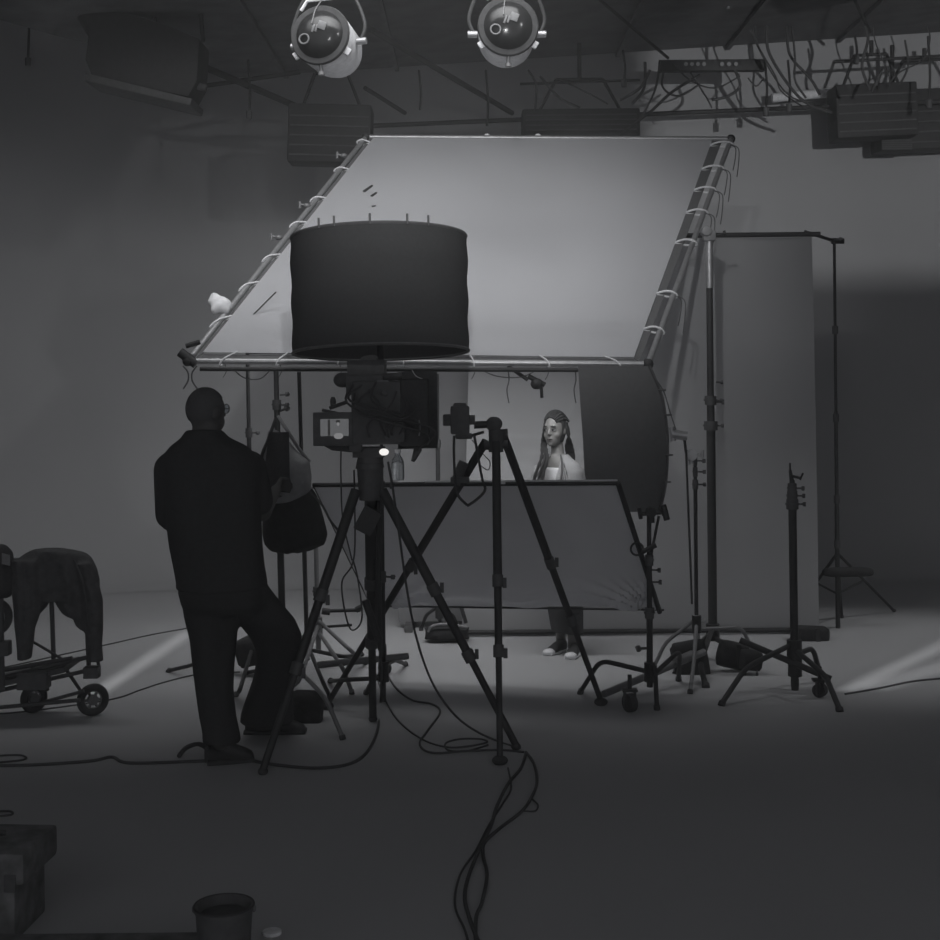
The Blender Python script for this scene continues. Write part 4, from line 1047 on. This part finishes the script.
for x, y0, y1, wx in ((249, 60, 119, 'hanging drop lead with a plug left of the first round lamp'), (766, 60, 116, 'hanging drop lead with a plug above the backdrop'), (789, 60, 112, 'second hanging drop lead with a plug, right of the first above the backdrop'), (28, -25, 66, 'hanging drop lead with a plug near the upper left corner'), (856, 36, 64, 'short drop lead with a plug above the boxy lamp'), (929, 36, 108, 'drop lead with a plug at the upper right edge'), (487, 70, 132, 'thin drop lead behind the second round lamp'), (420, 70, 116, 'thin drop lead between the two round lamps'), (624, 50, 87, 'short drop lead left of the tangled cables')):
    t = thing('drop_lead', wx, 'cable', P(x, y1, 12.3)); MB().tube(catmull([P(x-1, y0, 12.3), P(x+1, lerp(y0, y1, .5), 12.3), P(x, y1-6, 12.3)], 5), .011, 7).build('lead', M['pipe'], t)
    if 'thin' not in wx: MB().cyl(P(x, y1-8, 12.3), P(x, y1, 12.3), .028, .024, 10).build('plug', M['black'], t)

def boxlamp(label, c, sz, rot, cat='lamp', hang=None, name='box_lamp'):
    c = Vector(c); m = rot; t = thing(name, label, cat, c-Vector((0, 0, sz[2]/2)))
    MB().box(c, sz, m).build('housing', M['pipe'], t, bevel=.02)
    fn_ = MB()
    for k in range(5): fn_.box(c+m @ Vector((0, -sz[1]/2-.006, -sz[2]/2+sz[2]*(k+.7)/6)), (sz[0]*.94, .012, .012), m)
    fn_.build('fins', M['black'], t)
    y_ = MB()
    for s_ in (-1, 1): y_.cyl(c+m @ Vector((s_*sz[0]*.35, 0, sz[2]/2)), c+m @ Vector((s_*sz[0]*.2, 0, sz[2]/2))+Vector((0, 0, .3)), .015)
    y_.cyl(c+m @ Vector((-sz[0]*.2, 0, sz[2]/2))+Vector((0, 0, .3)), c+m @ Vector((sz[0]*.2, 0, sz[2]/2))+Vector((0, 0, .3)), .015)
    z1 = (c+Vector((0, 0, sz[2]/2+.3))).z
    if z1 < GZ: y_.cyl(c+Vector((0, 0, sz[2]/2+.3)), Vector((c.x, c.y, GZ)), .02)
    y_.build('yoke', M['pipe'], t); return t
I3 = Matrix.Identity(3)
boxlamp('large boxy dark lamp hanging at the upper right, left of its twin', P(872, 113, 13.2), (.76, .36, .50), Matrix.Rotation(math.radians(-2), 3, 'Y'))
boxlamp('boxy dark lamp at the extreme upper right edge, lower than its neighbour', P(925, 121, 13.55), (1.0, .3, .58), Matrix.Rotation(math.radians(-2), 3, 'Y'))
boxlamp('dim boxy lamp just left of the top corner of the silk', P(331, 136, 12.6), (.74, .35, .52), Matrix.Rotation(math.radians(2), 3, 'Y'))
boxlamp('wide dark lamp half hidden behind the top edge of the silk at centre', P(580, 126, 13.2), (1.1, .3, .28), I3)
boxlamp('dim box lamp at the right end of the boxy lamps, smaller and lower', P(893, 146, 13.4), (.3, .25, .12), I3)
# big dark lamp at upper left, tilted
c = P(150, 64, 11.5); m = Matrix.Rotation(math.radians(14), 3, 'Y')
t = thing('large_lamp', 'biggest dark slanted lamp hanging at the upper left', 'lamp', c-Vector((0, 0, .35)))
hb2 = MB(); ol = [(-.50, .28), (-.2, .33), (.12, .30), (.40, .26), (.46, -.08), (.42, -.22), (-.36, -.26), (-.46, -.12)]
r0 = [c+m @ Vector((x, -.22, z)) for x, z in ol]; r1 = [c+m @ Vector((x, .22, z)) for x, z in ol]
hb2.ring_loft([r0, r1]).build('housing', M['pipe'], t, bevel=.02)
MB().box(c+m @ Vector((.02, -.0, -.26)), (.88, .5, .06), m).build('lens_frame', M['black'], t, bevel=.008)
MB().cyl(c+m @ Vector((-.55, -.1, .3)), c+m @ Vector((-.3, -.1, .0)), .12, .1, 14).build('ballast', M['pipe'], t)
MB().cyl(c+m @ Vector((.40, -.1, -.1)), c+m @ Vector((.52, -.1, -.1)), .03).build('lock_handle', M['black'], t)
yk = MB(); 
for x in (-.15, -.02, .38): yk.cyl(c+m @ Vector((x, 0, .28)), Vector((c.x+x*1.0, c.y+.1, GZ+.3)), .018)
yk.build('yoke', M['pipe'], t)

# tangle of cables and a multi-connector bar
bt = thing('connector_bar', 'dark connector bar with a row of sockets among tangled cables above the backdrop', 'connector bar', P(715, 82, 12.5))
MB().box(P(712, 66, 12.5), (.95, .1, .1)).build('bar', M['pipe'], bt, bevel=.01)
for x in (686, 692, 698, 704, 722, 729, 736): MB().cyl(P(x, 64, 12.43), P(x, 64, 12.40), .018, seg=10).build('socket', M['alud'], bt)
for x in (652, 728): MB().cyl(P(x, 5, 12.4), P(x, 9, 12.4), .02).build('socket', M['alud'], bt)
random.seed(21)
def jumble(label, x0, x1, ytop, ybot, n, d, r=.012):
    pass
segs = [((645, 62), (644, 88), (632, 104)), ((660, 60), (655, 90), (640, 120)), ((672, 62), (690, 80), (715, 88), (740, 76)), ((668, 60), (662, 85), (678, 96), (700, 84)), ((700, 75), (672, 92), (650, 112), (620, 134)), ((735, 70), (740, 86), (728, 96), (712, 100)), ((690, 72), (705, 95), (712, 108)), ((620, 100), (640, 88), (650, 70)), ((750, 30), (770, 70), (790, 96), (815, 104)), ((758, 45), (775, 75), (782, 92), (808, 110)), ((790, 55), (810, 78), (820, 95)), ((770, 55), (800, 98), (832, 113)), ((795, 58), (795, 80), (806, 98)), ((748, 78), (756, 86), (764, 78)), ((540, 76), (560, 98), (580, 108)), ((560, 80), (590, 94), (608, 104)), ((528, 70), (536, 85), (535, 112)), ((868, 40), (862, 66), (870, 90)), ((876, 44), (888, 72), (890, 86)), ((930, 40), (922, 60), (900, 72), (888, 84)), ((876, 86), (882, 70), (872, 92)), ((900, 84), (908, 66), (905, 40))]
for i, sg in enumerate(segs):
    if sg[0][0] > 740 and sg[0][1] > 34 and sg[0][1] < 70: sg = ((sg[0][0]-3, 26),)+sg
    d_ = 12.2+random.uniform(-.2, .5)
    where = 'among the tangle left of the connector bar' if sg[0][0] < 680 and sg[0][0] > 600 else 'near the connector bar' if sg[0][0] < 760 and sg[0][0] > 600 else 'between the connector bar and the boxy lamp' if sg[0][0] < 860 and sg[0][0] > 600 else 'above the boxy lamp at upper right' if sg[0][0] > 850 else 'right of the second round lamp'
    cable('looped cable hanging from the ceiling grid '+where, [P(x, y, d_) for x, y in sg], random.choice((.007, .010, .013)), 'ceiling_cable', 'ceiling cables '+where)
# bright white batten on the wall
for a, b, lb in (((772, 98), (836, 92), 'white batten catching light between the tangled cables and the boxy lamp'), ((918, 93), (960, 91), 'short white batten at the upper right edge')):
    o = MB().cyl(P(*a, 13.6), P(*b, 13.6), .045).build('white_batten', M['white']); tag(o, lb, 'batten')

# round lamps (fresnels) hanging above, lens turned toward the silk
def fresnel(label, px, py, d, ax, r=.185):
    c = P(px, py, d); ax = Vector(ax).normalized(); s_ = Vector((1, 0, 0)); s_ = (s_-ax*s_.dot(ax)).normalized(); y = s_.cross(ax); y = y if y.z > 0 else -y
    t = thing('round_lamp', label, 'lamp', c-Vector((0, 0, r)))
    MB().tube([c-ax*.40, c-ax*.38, c-ax*.30, c-ax*.02, c+ax*.0], [r*.5, r*.8, r*.93, r, r*.95], 36).build('housing', M['lampshell'], t)
    MB().tube([c-ax*.005, c+ax*.012, c+ax*.03, c+ax*.032], [r*.96, r*1.02, r*.98, r*.82], 36).build('front_ring', M['rubber'], t)
    MB().tube([c+ax*.03, c+ax*.06, c+ax*.08, c+ax*.088], [r*.82, r*.68, r*.42, r*.1], 32).build('lens', M['darkglass'], t)
    for dx, dz, w_, h_ in ((-.02, .02, .014, .05), (.0, .02, .014, .045), (.035, .035, .05, .05)):
        p_ = c+s_*dx+y*dz+ax*.088; MB().box(p_, (w_, .012, h_), Matrix.Rotation(.35, 3, 'Y')).build('lens_clip', M['alud'], t, bevel=.003)
    yk = MB(); pts = [c-ax*.15+s_*(r+.02)*-1, c-ax*.15-s_*(r+.05)+y*.12, c-ax*.15-s_*.12+y*.34, c-ax*.15+s_*.12+y*.34, c-ax*.15+s_*(r+.05)+y*.12, c-ax*.15+s_*(r+.02)]
    yk.tube(catmull(pts, 5), .012, 8).cyl(c-ax*.15+y*.34, c-ax*.15+y*.34+Vector((0, 0, 1.2)), .018); yk.build('yoke', M['stand'], t)
    for s2 in (-1, 1):
        MB().cyl(c-ax*.15+s_*s2*r, c-ax*.15+s_*s2*(r+.06), .022).build('tilt_knob', M['alu'], t)
        p_ = c-ax*.02+s_*s2*r*.86-y*r*.55; MB().box(p_, (.05, .035, .045), Matrix.Rotation(s2*.6, 3, 'Y')).build('bracket', M['lampshell'], t, bevel=.006)
    p_ = c-y*r*1.0-ax*.06; MB().cyl(p_+y*.06+ax*.08, p_-y*.05+ax*.05, .012).cyl(p_-y*.04+ax*.05, p_-y*.06+ax*.05, .02).build('latch', M['alud'], t)
    MB().tube(catmull([c+y*.22, c+y*.15+s_*-.02+ax*.05, c+y*.05-s_*.03+ax*.09], 6), .004, 6).build('lamp_cable', M['alud'], t)
    MB().tube([c-s_*.13+y*.17, c-s_*.09+y*.23, c+s_*.12+y*.235], .011, 8).cyl(c+s_*.1+y*.28, c+s_*.15+y*.285, .02).build('bar', M['lampshell'], t)
    MB().torus(c-s_*.08-y*.04+ax*.085, ax, .03, .006, 20, 6).build('ring_handle', M['alud'], t)
    return t, c, ax
aim = (A+B+CC+D)/4
f1, c1, a1 = fresnel('round studio lamp hanging upper left of centre', 321, 36, 8.6, (-.22, -1, .10))
f2, c2, a2 = fresnel('round studio lamp hanging upper centre, right of the first', 508, 27, 8.6, (.02, -1, .06))

# =====================================================================
# LIGHTS (added lamps out of view, each given its own fixture)
# =====================================================================
def spot(name, loc, aim_, e, size=100, blend=.5, rad=.1, col=(.98, .99, 1)):
    l = bpy.data.lights.new(name, 'SPOT'); l.energy = e; l.spot_size = math.radians(size); l.spot_blend = blend; l.shadow_soft_size = rad; l.color = col
    o = bpy.data.objects.new(name, l); C.objects.link(o); o.location = loc
    o.rotation_euler = (Vector(aim_)-Vector(loc)).to_track_quat('-Z', 'Y').to_euler(); return o
def area(name, loc, aim_, e, sx, sy, spread=180, col=(.98, .99, 1)):
    l = bpy.data.lights.new(name, 'AREA'); l.shape = 'RECTANGLE'; l.size = sx; l.size_y = sy; l.energy = e; l.spread = math.radians(spread); l.color = col
    o = bpy.data.objects.new(name, l); C.objects.link(o); o.location = loc
    o.rotation_euler = (Vector(aim_)-Vector(loc)).to_track_quat('-Z', 'Y').to_euler(); return o
def fixture(label, L, aim_, r=.16):
    L = Vector(L); ax = (Vector(aim_)-L).normalized(); t = thing('added_lamp', label, 'lamp', L-Vector((0, 0, r)))
    MB().tube([L-ax*.42, L-ax*.4, L-ax*.1, L-ax*.03], [r*.3, r*.8, r, r*1.05], 22).build('housing', M['stand'], t)
    MB().cyl(L-ax*.2, L-ax*.2+Vector((0, 0, .7)), .018).build('yoke', M['stand'], t)
    return t, ax
# added unseen lamp, placed to throw the frame's shadow on the left wall
KL = Vector((3.7, 4.2, 5.6)); fixture('added unseen lamp above the frame of the picture, casting the silk shadow on the left wall', KL, (-2, 13, 2.2))
spot('added_side_light', KL, (-3.3, 12.5, 1.7), E_SIDE, 43, .5, .08)
# added wall lamp out of view; barn doors cut its light edge
RL = Vector((3.4, 3.0, 3.3)); t_, ax_ = fixture('added unseen lamp with a lower barn door, brightening the upper right wall', RL, (4.4, 14, 3.8))
spot('added_wall_light', RL, (4.6, 14, 4.4), E_WALL, 60, .6, .012)
sl = (2.78-RL.z)/(14-RL.y)
MB().sheet([RL+Vector((-1.3, .62, sl*.62)), RL+Vector((1.3, .62, sl*.62)), RL+Vector((.5, -.06, -.17)), RL+Vector((-.5, -.06, -.17))], 2, 2, None, .004).build('barn_door', M['black'], t_)
MB().sheet([RL+Vector((-.09, .60, .5)), RL+Vector((-.09, .60, -.3)), RL+Vector((-.2, -.06, -.2)), RL+Vector((-.2, -.06, .3))], 2, 2, None, .004).build('barn_door', M['black'], t_)
# added unseen spotlight for even light on the silk, shutters cut to its corners
L0 = Vector((-.1, 2.6, 4.2))
spot('added_silk_light', L0, aim, E_SILK, 40, .15, .12)
ax = (aim-L0).normalized(); bm_ = thing('added_silk_spot', 'added unseen shuttered spotlight lighting the silk evenly from above', 'lamp', L0-Vector((0, 0, .2)))
def gate(p):
    v = p-L0; return L0+v*(.9/v.dot(ax))
gt = [gate(p) for p in (D, CC, B, A)]; gc_ = sum(gt, Vector())/4
gt = [gc_+(p-gc_)*1.02 for p in gt]
out_ = [gc_+(p-gc_).normalized()*.75 for p in gt]
bl2 = MB()
for i in range(4):
    k = (i+1) % 4; bl2.sheet([gt[i], gt[k], out_[k], out_[i]], 1, 1, None, .004)
bl2.build('shutter', M['black'], bm_, smooth=False)
MB().tube([L0-ax*.5, L0-ax*.48, L0-ax*.08], [.05, .2, .22], 20).cyl(L0-ax*.3, Vector((L0.x, L0.y-.2, WH)), .02).build('housing', M['stand'], bm_)
# added strip light hidden behind the silk, brightening the woman, backdrop and floor
SL = Vector((-.2, 8.92, 2.08)); sn = Vector((.02, .56, -.83)).normalized()
t_ = thing('added_strip_box', 'added long strip light hidden under the lower edge of the silk, facing the woman', 'lamp', SL-Vector((0, 0, .08)))
MB().box(SL-sn*.05, (2.4, .2, .06), Matrix.Rotation(math.atan2(.56, .83), 3, 'X')).build('housing', M['black'], t_, bevel=.01)
area('added_strip_light', SL+sn*.01, SL+sn, E_STRIP, 2.3, .16, 116)
# soft bank added above the frame of the picture to lift floor, walls and silk
OL = Vector((-1.5, 8.0, 4.93)); on = Vector((0, .6, -.8)).normalized()
t_ = thing('added_top_bank', 'added long soft light bank out of view above the silk', 'lamp', OL-Vector((0, 0, .1)))
MB().box(OL-on*.09, (4.8, .9, .12), Matrix.Rotation(math.atan2(.6, .8), 3, 'X')).build('housing', M['dark'], t_, bevel=.02)
area('added_top_light', OL, OL+on, E_TOP, 4.6, .8, 104)
def added_slit_lamp(label, L, g1, g2, width, e):  # added unseen lamp; its slit shapes a bright streak on the floor
    L = Vector(L); gc = (g1+g2)/2; ax = (gc-L).normalized(); t, _ = fixture(label, L, gc, .12)
    D_ = (gc-L).length; k = .5/D_; u = (g2-g1).normalized(); u = (u-ax*u.dot(ax)).normalized(); n = ax.cross(u); p = L+ax*.5
    w = width*k/2; hl = (g2-g1).length*k*.5*1.05
    for s_ in (-1, 1):
        MB().sheet([p-u*.4+n*s_*w, p+u*.4+n*s_*w, p+u*.4+n*s_*.42, p-u*.4+n*s_*.42], 1, 1, None, .003).build('shutter', M['black'], t, smooth=False)
        MB().sheet([p+u*s_*hl-n*.1, p+u*s_*hl+n*.1, p+u*s_*.4+n*.1, p+u*s_*.4-n*.1], 1, 1, None, .003).build('shutter', M['black'], t, smooth=False)
    spot('added_slit_light', L, gc, e, 46, .3, .006)
added_slit_lamp('added slit lamp above the frame throwing the bright streak on the floor by the cart', (-3.2, 8.4, 4.7), G(96, 694), G(186, 634), .11, E_SLIT)
added_slit_lamp('added slit lamp above the frame throwing the longer streak on the right floor', (3.2, 7.1, 4.7), G(848, 690), G(955, 640), .11, E_SLIT)
added_slit_lamp('added slit lamp above the frame throwing the lower streak on the right floor', (4.3, 6.9, 4.7), G(872, 688), G(958, 662), .16, E_SLIT*.8)
FL = Vector((5.9, 9.0, 4.6)); fixture('added unseen lamp beyond the right of the frame brightening the floor by the backdrop', FL, (3.0, 9.6, 0)); spot('added_floor_light', FL, (3.0, 9.5, 0), E_FLOOR, 40, .8, .15)  # lamp added out of view to brighten the right floor
hz = MB().box((1.6, 6.2, WH/2), (16.4, 18, WH+1.2)).build('haze', M['dark'], smooth=False)  # haze volume added to lift the darkest tones
hm = bpy.data.materials.new('added_haze'); hm.use_nodes = True; hn = hm.node_tree.nodes; hn.remove(hn['Principled BSDF'])
vsn = hn.new('ShaderNodeVolumeScatter'); vsn.inputs['Density'].default_value = .0145; vsn.inputs['Anisotropy'].default_value = .0
hm.node_tree.links.new(vsn.outputs[0], hn['Material Output'].inputs['Volume']); hz.data.materials.clear(); hz.data.materials.append(hm)
tag(hz, 'thin even haze added through the whole studio to lift the dark tones', 'haze', kind='stuff')
W = bpy.data.worlds.new('world'); bpy.context.scene.world = W; W.use_nodes = True
W.node_tree.nodes['Background'].inputs['Color'].default_value = (.97, .985, 1.03, 1); W.node_tree.nodes['Background'].inputs['Strength'].default_value = E_WORLD

# =====================================================================
# CAMERA
# =====================================================================
cd = bpy.data.cameras.new('camera'); cam = bpy.data.objects.new('camera', cd); C.objects.link(cam)
cd.sensor_width = 36; cd.sensor_fit = 'HORIZONTAL'; cd.lens = 36*F/940
cd.shift_x = 0; cd.shift_y = -(470-PY)/940; cd.clip_end = 100
cam.location = (0, 0, H)
cam.rotation_euler = (Matrix.Rotation(math.radians(90), 3, 'X') @ Matrix.Rotation(-ROLL, 3, 'Z')).to_euler()
bpy.context.scene.camera = cam
vs = bpy.context.scene.view_settings
vs.view_transform = 'Standard'; vs.look = 'None'; vs.gamma = 1; vs.use_curve_mapping = False; vs.exposure = 0
